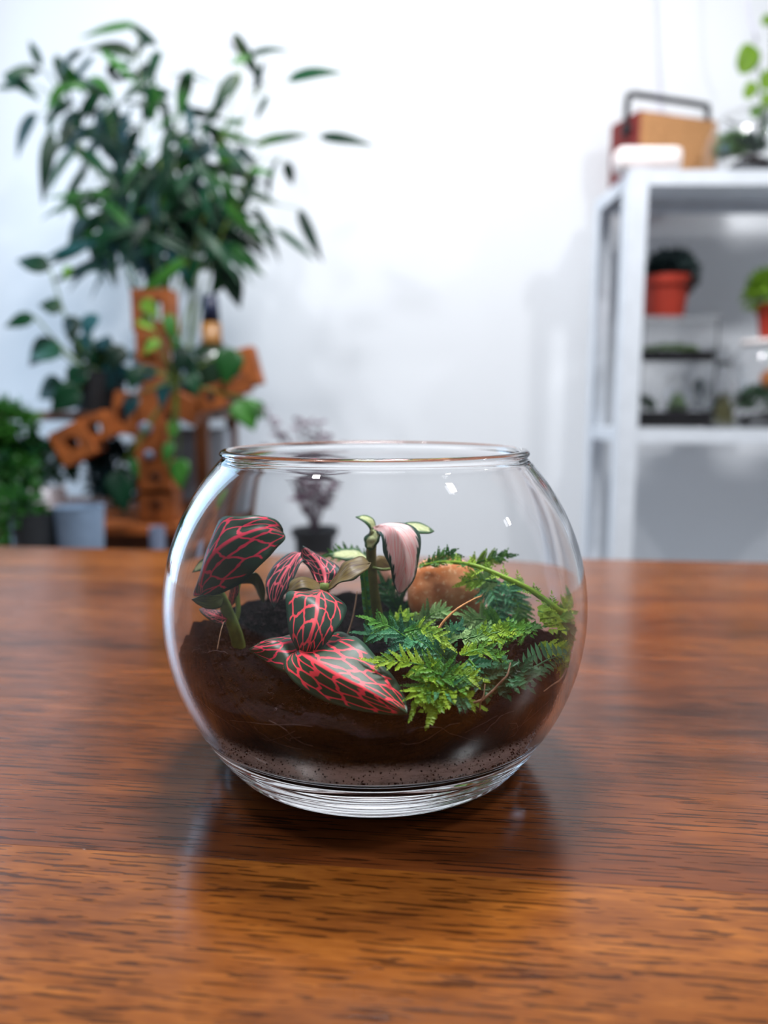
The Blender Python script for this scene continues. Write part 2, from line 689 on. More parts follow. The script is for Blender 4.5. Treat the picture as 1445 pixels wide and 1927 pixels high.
mb = MB()
NA, NR = 140, 44
cid = len(mb.v)
mb.v.append(soil_pt(0, 0))
rowsS = []
for i in range(1, NR + 1):
    row = []
    for k in range(NA):
        g = 2 * math.pi * k / NA
        f = i / NR
        x, y = math.cos(g), math.sin(g)
        r = f * 0.0605
        hz = soil_h(x * r, y * r)
        if i == NR:
            r = r_in(hz) - 0.0009
        row.append(len(mb.v))
        mb.v.append(V((BX + x * r, BY + y * r, TZ + hz)))
    rowsS.append(row)
# body along the glass, then the rounded underside
NB = 26
for i in range(1, NB + 1):
    row = []
    for k in range(NA):
        g = 2 * math.pi * k / NA
        x, y = math.cos(g), math.sin(g)
        top = soil_h(x * 0.0605, y * 0.0605)
        wob = noise.noise(V((x * 3, y * 3, i * 0.35))) * 0.0012 + noise.noise(V((x * 11, y * 11, i * 0.9))) * 0.0008
        low = 0.0225 + 0.0026 * noise.noise(V((x * 4, y * 4, 8))) + 0.0012 * noise.noise(V((x * 17, y * 17, 3)))
        f = i / NB
        if f < 0.6:
            z = top + (low - top) * f / 0.6
            r = r_cav(z) - 0.0010 - max(0, wob) * 0.3
        else:
            q = (f - 0.6) / 0.4
            zb = ZB + 0.0012
            z = low - (low - zb) * math.sin(q * math.pi / 2)
            r = (r_cav(low) - 0.0010) * math.cos(q * math.pi / 2 * 0.95) - abs(wob) * 2
            r = max(min(r, r_cav(z) - 0.0016), 0.002)
        row.append(len(mb.v))
        mb.v.append(V((BX + x * r, BY + y * r, TZ + z)))
    rowsS.append(row)
bot = len(mb.v)
mb.v.append(V((BX, BY, TZ + ZB + 0.0012)))
for k in range(NA):
    k2 = (k + 1) % NA
    mb.f.append((cid, rowsS[0][k], rowsS[0][k2]))
    for a, b in zip(rowsS, rowsS[1:]):
        mb.f.append((a[k], b[k], b[k2], a[k2]))
    mb.f.append((rowsS[-1][k], bot, rowsS[-1][k2]))
soil = mb.build('potting_soil', M['soil'], origin=(BX, BY, TZ + 0.008))
flip_out(soil)
tag(soil, 'dark crumbly potting soil filling the lower part of the glass bowl', 'soil')
soil['kind'] = 'stuff'


def chunk(mb, p, r, rng, n=5):
    """a small irregular crumb"""
    vs = []
    for d in ((1, 0, 0), (-1, 0, 0), (0, 1, 0), (0, -1, 0), (0, 0, 1), (0, 0, -1)):
        vs.append(V(p) + V(d) * r * rng.uniform(0.5, 1.2) + V((rng.uniform(-.3, .3), rng.uniform(-.3, .3), rng.uniform(-.3, .3))) * r)
    mb.add(vs, [(0, 2, 4), (2, 1, 4), (1, 3, 4), (3, 0, 4), (2, 0, 5), (1, 2, 5), (3, 1, 5), (0, 3, 5)])


t = NT('lit_glass_film')  # pale film painting the side light seen in the clear glass below the soil
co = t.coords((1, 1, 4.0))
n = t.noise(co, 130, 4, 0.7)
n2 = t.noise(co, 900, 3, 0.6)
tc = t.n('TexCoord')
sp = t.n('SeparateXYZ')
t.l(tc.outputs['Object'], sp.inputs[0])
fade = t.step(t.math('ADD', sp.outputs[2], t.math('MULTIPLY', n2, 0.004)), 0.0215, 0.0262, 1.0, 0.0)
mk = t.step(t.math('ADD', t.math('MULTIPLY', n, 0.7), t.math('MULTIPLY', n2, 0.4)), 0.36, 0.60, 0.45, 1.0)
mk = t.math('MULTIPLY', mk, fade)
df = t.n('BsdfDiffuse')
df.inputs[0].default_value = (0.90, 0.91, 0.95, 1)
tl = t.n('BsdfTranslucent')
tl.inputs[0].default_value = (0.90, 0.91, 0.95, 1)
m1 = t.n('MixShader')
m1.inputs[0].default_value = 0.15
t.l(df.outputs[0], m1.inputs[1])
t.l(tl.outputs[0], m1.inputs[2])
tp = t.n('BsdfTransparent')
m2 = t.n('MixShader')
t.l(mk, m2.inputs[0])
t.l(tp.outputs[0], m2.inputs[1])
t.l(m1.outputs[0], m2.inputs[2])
M['glass_light'] = t.done(m2.outputs[0])
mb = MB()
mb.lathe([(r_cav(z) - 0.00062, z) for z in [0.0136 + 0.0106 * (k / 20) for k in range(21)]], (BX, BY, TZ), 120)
mb.build('lit_glass_film', M['glass_light'], bowl, origin=(BX, BY, TZ))['label'] = 'whitish film standing in for light caught in the glass low inside the bowl'


rng = random.Random(3)
mb = MB()
for i in range(1500):
    g, r = rng.uniform(0, 2 * math.pi), 0.057 * math.sqrt(rng.random())
    x, y = r * math.cos(g), r * math.sin(g)
    chunk(mb, soil_pt(x, y, 0.0003), rng.choice((0.0004, 0.0006, 0.0006, 0.0009, 0.0014)), rng)
for cx, cy, cr, n in ((-0.033, 0.006, 0.011, 160), (-0.047, -0.004, 0.008, 120), (0.046, 0.012, 0.009, 110), (-0.02, 0.02, 0.011, 140)):
    for i in range(n):
        a, b = rng.gauss(0, cr * 0.5), rng.gauss(0, cr * 0.5)
        hz = max(0, 1 - (a * a + b * b) / (cr * cr)) * cr * 0.55
        if math.hypot(cx + a, cy + b) < 0.056:
            chunk(mb, soil_pt(cx + a, cy + b, hz * rng.random()), rng.uniform(0.0006, 0.0016), rng)
crumbs = mb.build('crumbs', M['crumb'], soil, smooth=False)
crumbs['kind'] = 'stuff'
# crumbs clinging to the inside of the glass under the soil
mb = MB()
for i in range(2200):
    g = rng.uniform(math.pi, 2 * math.pi) if rng.random() < 0.8 else rng.uniform(0, math.pi)
    t = rng.random() ** 2.0
    z = 0.0245 - 0.0125 * t + rng.gauss(0, 0.0008)
    q = rng.choice((0.00010, 0.00013, 0.00018, 0.00024, 0.00034))
    z = max(z, 0.0168)
    r = r_cav(z) - 0.00046
    chunk(mb, (BX + r * math.cos(g), BY + r * math.sin(g), TZ + z), q, rng)
cl = mb.build('clinging_crumbs', M['crumb'], bowl, smooth=False)
cl['label'] = 'dark soil specks clinging to the inside of the glass'
cl['kind'] = 'stuff'
# fine root fibres on and in the soil
M['fibre'] = plain('pale_root_fibre', srgb(78, 62, 66), 0.7, 0.4, 900)
mb = MB()
for i in range(70):
    g, r = rng.uniform(math.pi * 0.9, 2.1 * math.pi), rng.uniform(0.03, 0.056)
    p = soil_pt(r * math.cos(g), r * math.sin(g), 0.0006)
    d = V((rng.gauss(0, 1), rng.gauss(0, 1), rng.gauss(0.1, 0.4))).normalized()
    pts = []
    for k in range(7):
        pts.append(p.copy())
        d = (d + V((rng.gauss(0, .4), rng.gauss(0, .4), rng.gauss(-0.05, .3)))).normalized()
        p = p + d * rng.uniform(0.0006, 0.0014)
        rr = math.hypot(p.x - BX, p.y - BY)
        if rr > 0.057:
            p = V((BX + (p.x - BX) * 0.057 / rr, BY + (p.y - BY) * 0.057 / rr, p.z))
        p.z = max(p.z, TZ + soil_h(p.x - BX, p.y - BY) + 0.0003)
    mb.tube(pts, rng.uniform(0.00005, 0.00010), 4)
for i in range(24):                              # fibres pressed to the glass
    g = rng.uniform(math.pi * 1.02, 1.98 * math.pi)
    z = rng.uniform(0.0265, 0.033)
    pts = []
    dg, dz = rng.gauss(0, 0.02), rng.gauss(0, 0.0008)
    for k in range(7):
        r = r_in(z) - 0.00045
        pts.append(V((BX + r * math.cos(g), BY + r * math.sin(g), TZ + z)))
        dg += rng.gauss(0, 0.012)
        dz += rng.gauss(0, 0.0004)
        g += dg
        z = min(0.034, max(0.0258, z + dz))
    mb.tube(pts, rng.uniform(0.00004, 0.00008), 4)
fb = mb.build('root_fibres', M['fibre'], soil)
fb['kind'] = 'stuff'


def soil_under(px, py):
    """point of the soil surface seen at this pixel"""
    d = ray(px, py)
    o = V((0, 0, TZ + CAM_H))
    t = 0.14
    while t < 0.32:
        p = o + d * t
        if p.z < TZ + soil_h(p.x - BX, p.y - BY):
            break
        t += 0.0004
    return o + d * t


# ------------------------------------------------------------------ fittonia, left plant
sb = soil_under(452, 1218)
fl = thing('fittonia_plant', 'netted fittonia with one large crimson-veined leaf held up at the left glass', 'plant', sb)
YL = sb.y
st = MB().tube(spline([sb - V((0, 0, 0.004)), at(446, 1200, YL), at(432, 1160, YL - .001), at(414, 1118, YL - .003), at(402, 1090, YL - .004)], 16), [0.0022, 0.0022, 0.0021, 0.0021, 0.0020, 0.0020, 0.0019, 0.0019, 0.0019, 0.0018, 0.0018, 0.0017, 0.0016, 0.0015, 0.0014, 0.0012, 0.0010], 12)
st.build('stem', M['stem'], fl)
MB().tube(spline([at(440, 1180, YL + .002), at(448, 1150, YL + .003), at(446, 1110, YL + .004), at(455, 1085, YL + .005)], 10), 0.0008, 8).build('stem', M['stem'], fl)
A = YL - 0.012
build_leaf('leaf', [(378, 1120, A + .006), (388, 1075, A + .002), (408, 1040, A), (452, 1012, A + .001), (500, 996, A + .004), (534, 1004, A + .010)],
           [(366, 1118, A + .008), (378, 1078, A + .004), (396, 1026, A + .004), (410, 985, A + .006), (424, 972, A + .007), (452, 974, A + .005), (486, 971, A + .006), (520, 979, A + .009)],
           [(400, 1121, A + .004), (436, 1108, A + .001), (470, 1086, A - .001), (500, 1056, A), (520, 1033, A + .004), (534, 1016, A + .008)],
           M['fit_dark'], fl, wave=0.0006, cup=0.0012, seed=1)
build_leaf('leaf', [(420, 1124, YL - .004), (398, 1134, YL - .008), (362, 1128, YL - .010)],
           [(410, 1118, YL - .006), (385, 1120, YL - .010)], [(415, 1143, YL - .006), (392, 1146, YL - .008), (374, 1138, YL - .010)],
           M['olive'], fl, nu=20, nv=8, seed=2)['label'] = 'pale green curled underside of a lower leaf'
build_leaf('leaf', [(428, 1166, YL - .003), (405, 1158, YL - .004), (375, 1146, YL - .004)],
           [(422, 1152, YL - .001), (400, 1147, YL - .001), (384, 1144, YL - .002)], [(420, 1176, YL - .006), (398, 1168, YL - .007), (380, 1154, YL - .006)],
           M['fit_pink'], fl, nu=20, nv=8, seed=3)
build_leaf('leaf', [(448, 1098, YL + .006), (478, 1086, YL + .010), (497, 1134, YL + .012)],
           [(456, 1090, YL + .006), (482, 1078, YL + .008), (498, 1106, YL + .010)], [(456, 1098, YL + .010), (476, 1100, YL + .013), (488, 1124, YL + .013)],
           M['olive'], fl, nu=24, nv=8, seed=4)
build_leaf('leaf', [(400, 1060, YL + .006), (380, 1062, YL + .008), (359, 1077, YL + .008)],
           [(392, 1052, YL + .007), (376, 1054, YL + .009)], [(392, 1070, YL + .005), (376, 1074, YL + .007)],
           M['cream'], fl, nu=18, nv=8, seed=5)
build_leaf('leaf', [(436, 1140, YL + .004), (440, 1118, YL + .002), (446, 1086, YL + .001)],
           [(430, 1132, YL + .004), (434, 1108, YL + .002)], [(444, 1130, YL + .004), (450, 1106, YL + .002)],
           M['fit_pink'], fl, nu=18, nv=8, seed=6)

# ------------------------------------------------------------------ fittonia, middle plant
sb = soil_under(612, 1190)
YM = 0.212
fm = thing('fittonia_plant', 'low fittonia with bright red-veined leaves, one spread flat across the soil', 'plant', V((at(612, 1190, YM).x, YM + 0.006, sb.z)))
MB().tube(spline([at(628, 1235, YM + .008), at(620, 1180, YM + .007), at(611, 1112, YM + .004), at(611, 1098, YM + .004)], 12), 0.0013, 10).build('stem', M['stem'], fm)
A = YM - 0.012
build_leaf('leaf', [(608, 1112, YM + .002), (598, 1128, A + .008), (596, 1165, A + .001), (586, 1205, A - .003), (573, 1238, A - .001)],
           [(570, 1112, A + .012), (541, 1117, A + .010), (540, 1150, A + .006), (546, 1190, A + .002), (560, 1222, A)],
           [(625, 1118, A + .012), (646, 1135, A + .010), (652, 1150, A + .008), (640, 1176, A + .003), (618, 1204, A - .001), (590, 1234, A - .001)],
           M['fit'], fm, nu=44, nv=16, wave=0.0004, cup=0.001, seed=7)
B = YM + 0.008
build_leaf('leaf', [(612, 1108, YM + .004), (611, 1084, B), (600, 1058, B + .003), (570, 1028, B + .006)],
           [(598, 1104, B + .001), (583, 1072, B + .003), (566, 1052, B + .006)],
           [(628, 1102, B + .001), (644, 1080, B + .002), (632, 1064, B + .005), (596, 1042, B + .006)],
           M['fit_pink'], fm, wave=0.0004, seed=8)
build_leaf('leaf', [(604, 1110, YM + .006), (570, 1042, B + .008), (545, 1066, B + .004), (524, 1104, B), (516, 1143, B - .002)],
           [(592, 1084, B + .010), (560, 1040, B + .010), (524, 1056, B + .008), (502, 1090, B + .004), (504, 1122, B)],
           [(600, 1090, B + .006), (572, 1056, B + .004), (552, 1090, B), (536, 1118, B - .002), (522, 1136, B - .002)],
           M['fit_pink'], fm, nu=44, seed=9)
build_leaf('leaf', [(608, 1116, YM + .004), (590, 1098, B - .002), (566, 1094, B - .004), (544, 1112, B - .004)],
           [(598, 1096, B), (570, 1086, B), (548, 1094, B - .002)], [(600, 1116, B - .004), (575, 1108, B - .006), (556, 1112, B - .006)],
           M['under'], fm, nu=24, nv=10, seed=10)
build_leaf('leaf', [(613, 1116, YM + .004), (636, 1090, YM + .002), (660, 1068, YM + .002), (698, 1060, YM + .006)],
           [(628, 1090, YM + .005), (650, 1058, YM + .006), (680, 1048, YM + .008)], [(636, 1100, YM - .001), (664, 1090, YM - .002), (690, 1074, YM + .002)],
           M['under'], fm, nu=28, nv=10, wave=0.0005, seed=11)
C = 0.186
build_leaf('leaf', [(612, 1196, YM + .004), (580, 1212, YM - .004), (568, 1232, C + .012), (618, 1262, C + .004), (690, 1298, C - .002), (765, 1341, C - .006)],
           [(600, 1196, YM), (540, 1240, C + .012), (548, 1276, C + .006), (600, 1312, C + .002), (664, 1334, C - .002), (730, 1341, C - .005)],
           [(618, 1194, YM + .004), (644, 1192, YM), (682, 1208, C + .014), (716, 1246, C + .008), (748, 1284, C + .002), (764, 1322, C - .003)],
           M['fit_big'], fm, nu=60, nv=22, wave=0.0005, cup=0.0008, seed=12)
build_leaf('leaf', [(606, 1200, YM + .004), (570, 1206, YM - .002), (520, 1216, C + .016), (470, 1222, C + .018)],
           [(590, 1192, YM + .004), (550, 1194, YM), (510, 1202, C + .019), (485, 1212, C + .019)],
           [(600, 1236, YM - .006), (566, 1270, C + .008), (530, 1262, C + .010), (494, 1240, C + .015)],
           M['fit_dark'], fm, nu=36, nv=16, wave=0.0005, cup=0.0008, seed=13)

# ------------------------------------------------------------------ fittonia, pink plant
YP = 0.236
sb = soil_under(714, 1172)
fp = thing('fittonia_plant', 'upright fittonia with a drooping pale pink leaf edged in green', 'plant', V((at(714, 1172, YP).x, YP, sb.z)))
MB().tube(spline([at(720, 1205, YP), at(712, 1165, YP), at(703, 1110, YP - .001), at(699, 1060, YP - .001), at(699, 1025, YP - .002), at(706, 998, YP - .003)], 20), 0.00165, 12).build('stem', M['stem_dark'], fp)
MB().tube(spline([at(702, 1068, YP - .003), at(720, 1072, YP - .004), at(738, 1070, YP - .002)], 8), 0.0005, 6).build('leaf_stalk', M['stem'], fp)
A = YP - 0.010
build_leaf('leaf', [(703, 992, YP - .002), (728, 992, A), (748, 1006, A - .006), (760, 1045, A - .008), (758, 1085, A - .006), (751, 1118, A - .003)],
           [(706, 1000, YP - .004), (718, 1012, A - .002), (722, 1040, A - .004), (734, 1068, A - .005), (741, 1100, A - .003)],
           [(722, 987, A + .004), (770, 988, A + .004), (790, 1008, A + .001), (788, 1050, A - .001), (780, 1086, A - .002), (764, 1110, A - .002)],
           M['pink'], fp, nu=50, nv=20, wave=0.0004, cup=0.001, seed=14)['label'] = 'pale pink leaf with a feathered dark green edge'
build_leaf('leaf', [(704, 1004, YP - .002), (703, 986, YP), (692, 977, YP - .001), (669, 973, YP - .001)],
           [(698, 1002, YP - .003), (694, 992, YP - .004), (684, 982, YP - .004)], [(707, 995, YP + .003), (703, 978, YP + .003), (688, 970, YP + .002)],
           M['cream'], fp, nu=24, nv=8, seed=15)
build_leaf('leaf', [(752, 992, A + .006), (780, 990, A + .008), (817, 1000, A + .006)],
           [(764, 984, A + .010), (786, 983, A + .010), (804, 990, A + .008)], [(768, 1002, A + .004), (790, 1004, A + .004), (808, 1004, A + .005)],
           M['cream'], fp, nu=24, nv=8, seed=16)
build_leaf('leaf', [(708, 996, YP - .004), (703, 1012, YP - .006), (696, 1036, YP - .005)],
           [(698, 998, YP - .002), (687, 1014, YP - .003), (686, 1026, YP - .004)], [(716, 1000, YP - .006), (714, 1016, YP - .008), (704, 1032, YP - .006)],
           M['cream'], fp, nu=20, nv=8, wave=0.0006, seed=17)
build_leaf('leaf', [(700, 1062, YP + .004), (680, 1046, YP + .006), (648, 1044, YP + .006), (616, 1044, YP + .006)],
           [(684, 1040, YP + .009), (650, 1032, YP + .010)], [(680, 1056, YP + .003), (645, 1054, YP + .003)],
           M['cream'], fp, nu=24, nv=8, wave=0.0006, seed=18)
build_leaf('leaf', [(702, 1062, YP + .003), (718, 1050, YP + .006), (738, 1066, YP + .008)],
           [(710, 1046, YP + .006), (730, 1050, YP + .009)], [(712, 1070, YP + .004), (728, 1074, YP + .006)],
           M['under'], fp, nu=20, nv=8, seed=19)


# ------------------------------------------------------------------ stones
def pebble(name, c, rx, ry, rz, m, label, rot=0, seed=0):
    bm = bmesh.new()
    bmesh.ops.create_icosphere(bm, subdivisions=4, radius=1)
    for v in bm.verts:
        p = v.co.copy()
        k = 1 + 0.10 * noise.noise(p * 1.3 + V((seed, 0, 0))) + 0.02 * noise.noise(p * 5 + V((0, seed, 0)))
        e = 0.85
        q = V([math.copysign(abs(t) ** e, t) for t in p])
        v.co = Matrix.Rotation(rot, 3, 'Y') @ V((q.x * rx * k, q.y * ry * k, q.z * rz * k))
    me = bpy.data.meshes.new(name)
    bm.to_mesh(me)
    bm.free()
    me.materials.append(m)
    for p in me.polygons:
        p.use_smooth = True
    o = link(name, me, None, c)
    return tag(o, label, 'stone')


def stone_mat(name, a, b, c):
    t = NT(name)
    co = t.coords()
    n = t.noise(co, 90, 4, 0.6)
    n2 = t.noise(co, 700, 3, 0.6)
    col = t.mix(t.step(n, 0.38, 0.62), a, b)
    col = t.mix(t.step(n2, 0.55, 0.7), col, c)
    return t.done(t.principled(col, 0.28, 0.5, normal=t.bump(n2, 0.1, 0.0005)))


M['stone'] = stone_mat('orange_stone', srgb(206, 122, 70), srgb(230, 160, 112), srgb(240, 190, 150))
M['stone_pink'] = stone_mat('pink_stone', srgb(206, 150, 132), srgb(226, 178, 160), srgb(236, 200, 186))
YS = 0.246
c = at(838, 1112, YS)
pebble('pebble', c, 0.0128, 0.0095, 0.0112, M['stone'], 'smooth orange translucent pebble in the bowl beneath the long green stem', 0.1, 1)
c = at(575, 1092, 0.272)
pebble('pebble', c, 0.0100, 0.006, 0.0062, M['stone_pink'], 'pale pink pebble behind the red-veined leaves at the back of the bowl', 0, 2)
c = at(722, 1078, 0.268)
pebble('pebble', c, 0.0066, 0.006, 0.0058, M['stone_pink'], 'pinkish brown pebble behind the drooping pink leaf', 0.2, 3)


# ------------------------------------------------------------------ spikemoss
def moss_mat(name, a, b):
    return foliage(name, a, b, 0.45, 0.25, 120)


M['moss_lime'] = moss_mat('lime_moss', srgb(98, 144, 26), srgb(160, 194, 54))
M['moss_green'] = moss_mat('green_moss', srgb(40, 108, 34), srgb(98, 160, 52))
M['moss_teal'] = moss_mat('blue_green_moss', srgb(24, 98, 64), srgb(84, 156, 108))
M['moss_pale'] = moss_mat('pale_moss', srgb(104, 152, 84), srgb(164, 200, 130))
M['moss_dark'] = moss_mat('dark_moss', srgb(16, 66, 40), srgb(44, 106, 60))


def leaflet(mb, p, d, s, n, L, w):
    """a small pointed scale leaf: p base, d direction, s side, n normal"""
    q = [p, p + d * L * 0.35 + s * w + n * w * 0.25, p + d * L, p + d * L * 0.35 - s * w + n * w * 0.25, p + d * L * 0.5 - n * w * 0.1]
    mb.add(q, [(0, 1, 4), (1, 2, 4), (2, 3, 4), (3, 0, 4)])


def in_bowl(p, margin=0.0012):
    """pull a point inside the glass"""
    z = p.z - TZ
    r = math.hypot(p.x - BX, p.y - BY)
    rm = r_in(min(z, ZT - 0.002)) - margin
    if r > rm:
        k = rm / r
        return V((BX + (p.x - BX) * k, BY + (p.y - BY) * k, p.z))
    return p


def sprig(label, pts, mats, blen=0.006, nb=12, ll=0.00125, lw=0.00042, nrm=(0, -0.55, 0.8), seed=0, stem_r=0.0004, stem_m=None, droop=0.0, taper=True, name='spikemoss_sprig', grow=None):
    """pts: pixels with depth from root to tip; branchlets left and right, each set with scale leaves"""
    rg = random.Random(seed)
    nb = int(nb * 1.5)
    path = [in_bowl(p, 0.002) for p in spline([at(*p) for p in pts], 28)]
    root = thing(name, label, 'moss', path[0], 'spikemoss sprigs in the bowl')
    base = path[0] - V((0, 0, 0))
    n0 = V(nrm).normalized()
    MB().tube(path, [stem_r * (1 - 0.6 * i / 28) for i in range(29)], 6).build('stem', stem_m or M['moss_green'], root)
    for b in range(nb + 1):
        f = (b + 0.7) / (nb + 1)
        i = min(27, int(f * 28))
        p0 = path[i]
        t = (path[min(i + 1, 28)] - path[max(i - 1, 0)]).normalized()
        s = t.cross(n0).normalized()
        n = s.cross(t).normalized()
        sgn = 1 if b % 2 else -1
        if b == nb:
            d, L = t, blen * 0.8
        else:
            d = (t * 0.75 + s * sgn * rg.uniform(0.75, 1.05) + n * rg.uniform(-0.3, 0.55)).normalized()
            env = math.sin(math.pi * min(1, 0.25 + f * 0.8)) if taper else 1
            L = blen * 0.86 * (0.55 + 0.45 * env) * rg.uniform(0.8, 1.15)
        mb = MB()
        p = p0.copy()
        bs = d.cross(n).normalized()
        k = 0
        dist = 0
        tw = []
        while dist < L:
            q = dist / L
            lf = ll * (1.0 - 0.5 * q) * rg.uniform(0.85, 1.15)
            for sg in (1, -1):
                ld = (d * rg.uniform(.55, .85) + bs * sg * 0.8 + n * rg.uniform(-0.1, 0.45)).normalized()
                base_p = in_bowl(p, 0.0015)
                if in_bowl(base_p + ld * lf, 0.0006) == base_p + ld * lf:
                    leaflet(mb, base_p, ld, ld.cross(n).normalized(), n, lf, lw * (1 - 0.4 * q))
            tw.append(p.copy())
            stp = ll * 0.36
            p = p + d * stp
            d = (d + V((0, 0, -droop)) * 0.1 + V((rg.gauss(0, .06), rg.gauss(0, .06), rg.gauss(0, .06)))).normalized()
            dist += stp
        leaflet(mb, in_bowl(p, 0.002), d, bs, n, ll * 0.8, lw * 0.7)
        m = mats[min(len(mats) - 1, int(len(mats) * (f * 0.8 + 0.2 * rg.random())))]
        mb.build('branchlet', m, root, smooth=False, origin=p0)
    return root


T, G, Lm, Pl, Dk = M['moss_teal'], M['moss_green'], M['moss_lime'], M['moss_pale'], M['moss_dark']
sprig('blue-green spikemoss sprig spreading left just behind the large red-veined leaf', [(800, 1235, .205), (770, 1205, .205), (735, 1180, .206), (702, 1168, .207)], [T, T, G], seed=1, nb=14)
sprig('dark spikemoss sprig reaching toward the stem of the pink-leaved fittonia', [(790, 1225, .212), (755, 1190, .213), (722, 1195, .212), (690, 1192, .212)], [Dk, T], seed=2, nb=12)
sprig('bluish spikemoss sprig fanned out below the orange pebble', [(850, 1260, .202), (820, 1225, .203), (780, 1205, .204), (752, 1215, .203)], [T, T, T], seed=3, nb=14, ll=.0021, lw=.0008)
sprig('spikemoss sprig with a yellow-lime tip right below the orange pebble', [(760, 1190, .200), (790, 1183, .198), (815, 1192, .197), (838, 1210, .196)], [G, Lm, Lm], seed=4, blen=.004)
sprig('pale green spikemoss tuft leaning against the front of the orange pebble', [(780, 1185, .224), (800, 1165, .225), (825, 1150, .226), (846, 1153, .225)], [Pl, Pl], seed=5, blen=.0048)
sprig('olive spikemoss tuft between the pink leaf tip and the orange pebble', [(735, 1190, .226), (752, 1165, .228), (770, 1158, .230)], [G, Lm], seed=6, blen=.005, nb=9)
sprig('bright lime spikemoss sprig lying over the end of the large red-veined leaf', [(850, 1280, .190), (805, 1255, .190), (755, 1245, .190), (708, 1244, .191)], [G, Lm, Lm], seed=7, nb=14)
sprig('yellow-green spikemoss sprig at the front glass beside the large red leaf tip', [(830, 1262, .192), (800, 1285, .187), (785, 1305, .184), (780, 1320, .183)], [Lm, G, Lm], seed=8, nb=10)
sprig('bushy green spikemoss sprig pressed to the front glass', [(870, 1262, .192), (848, 1285, .187), (822, 1305, .184), (815, 1330, .182)], [G, Lm, Lm], seed=9, nb=12, ll=.0021, lw=.0009)
sprig('lime spikemoss sprig in the middle of the front clump', [(780, 1275, .191), (815, 1268, .189), (850, 1268, .188), (892, 1275, .188)], [Lm, G, Lm], seed=10, nb=14)
sprig('blue-green spikemoss sprig ending in a lime tip low in the front clump', [(800, 1285, .189), (835, 1298, .185), (868, 1310, .184), (885, 1318, .184)], [T, T, Lm], seed=11, nb=12)
sprig('flat spikemoss frond pointing right below the orange pebble', [(870, 1202, .204), (905, 1196, .204), (945, 1188, .205), (1000, 1180, .206)], [Pl, Lm, G], seed=12, nb=16, blen=.0032, ll=.0022, lw=.0008)
sprig('spikemoss frond hooked over bare soil toward the right glass', [(868, 1233, .198), (905, 1222, .199), (940, 1240, .199), (975, 1262, .199)], [Lm, G, T], seed=13, nb=14, blen=.0038)
sprig('teal spikemoss sprig with broad leaves low at the right front', [(920, 1262, .193), (950, 1275, .192), (985, 1272, .192), (1010, 1268, .193)], [T, T], seed=14, nb=10, ll=.0028, lw=.0010)
sprig('teal spikemoss sprig just above the curved pale root', [(880, 1240, .194), (900, 1262, .191), (925, 1280, .189), (940, 1275, .189)], [T, Dk], seed=15, nb=9, ll=.0026, lw=.0010)
sprig('yellow-green spikemoss frond hanging down along the right glass', [(1040, 1160, .224), (1068, 1190, .222), (1074, 1240, .219), (1058, 1285, .214)], [Lm, Lm, Lm], seed=16, nb=16, blen=.006)
sprig('yellow-green spikemoss tip rising along the right glass', [(1042, 1175, .226), (1062, 1150, .229), (1080, 1122, .232)], [G, Lm], seed=17, nb=9, blen=.0042)
sprig('green spikemoss sprig with rounded leaves at the root of the long stem', [(1012, 1150, .222), (1035, 1160, .220), (1055, 1175, .219), (1066, 1200, .219)], [Lm, G], seed=18, nb=9, ll=.003, lw=.0012)
sprig('long thick lime spikemoss stem arching over the orange pebble', [(1056, 1154, .216), (1000, 1112, .220), (945, 1085, .224), (890, 1064, .229), (835, 1058, .236), (790, 1066, .240)], [Lm, Lm, G], seed=19, nb=12, blen=.0034, stem_r=.0011, stem_m=Lm, ll=.0022)
sprig('dense blue-green spikemoss frond hanging from the long stem', [(912, 1078, .238), (922, 1105, .235), (935, 1140, .232), (945, 1180, .229)], [T, T, T], seed=20, nb=20, blen=.0075, nrm=(0, -.95, .25))
sprig('feathery spikemoss frond hanging right of the pale rib', [(950, 1092, .237), (965, 1120, .234), (978, 1150, .232), (982, 1180, .230)], [T, G], seed=21, nb=18, blen=.0065, nrm=(0, -.95, .25))
sprig('pale spikemoss frond on the right shoulder of the orange pebble', [(935, 1095, .232), (915, 1092, .231), (895, 1090, .231), (876, 1096, .231)], [Pl, Lm], seed=22, nb=12, blen=.005, nrm=(0, -.9, .4))
sprig('pale spikemoss frond below the right side of the orange pebble', [(945, 1175, .224), (920, 1168, .223), (895, 1165, .223), (874, 1172, .223)], [G, Pl], seed=23, nb=12, blen=.006, nrm=(0, -.9, .4))
sprig('bright green spikemoss tip standing on top of the arching stem', [(806, 1064, .240), (826, 1052, .239), (848, 1040, .238), (862, 1052, .237)], [G, G], seed=24, nb=9, blen=.0040, nrm=(0, -.95, .2))
sprig('yellowish spikemoss tip on the arching stem right of the stone', [(880, 1066, .242), (905, 1056, .242), (930, 1050, .242), (955, 1046, .242)], [Lm, Lm, G], seed=25, nb=10, blen=.0042, nrm=(0, -.95, .2))
sprig('dark spikemoss sprig in shade behind the pink-leaved fittonia stem', [(760, 1170, .246), (745, 1140, .247), (730, 1115, .248), (722, 1098, .249)], [Dk, Dk], seed=26, nb=14, blen=.007, nrm=(0, -.9, .4))
sprig('green spikemoss sprig at the back behind the brown-striped leaf', [(700, 1070, .256), (675, 1052, .257), (650, 1042, .258), (622, 1044, .258)], [G, G], seed=27, nb=12, blen=.0045, nrm=(0, -.9, .4))
sprig('pale dry spikemoss sprig below the end of the orange twig', [(838, 1215, .206), (850, 1195, .208), (862, 1180, .210)], [Pl, T], seed=28, nb=8, blen=.004)
sprig('small spikemoss fronds on the soil in front of the hanging frond', [(990, 1190, .212), (955, 1192, .212), (925, 1205, .211), (900, 1200, .211)], [G, Lm], seed=29, nb=12, blen=.0045)
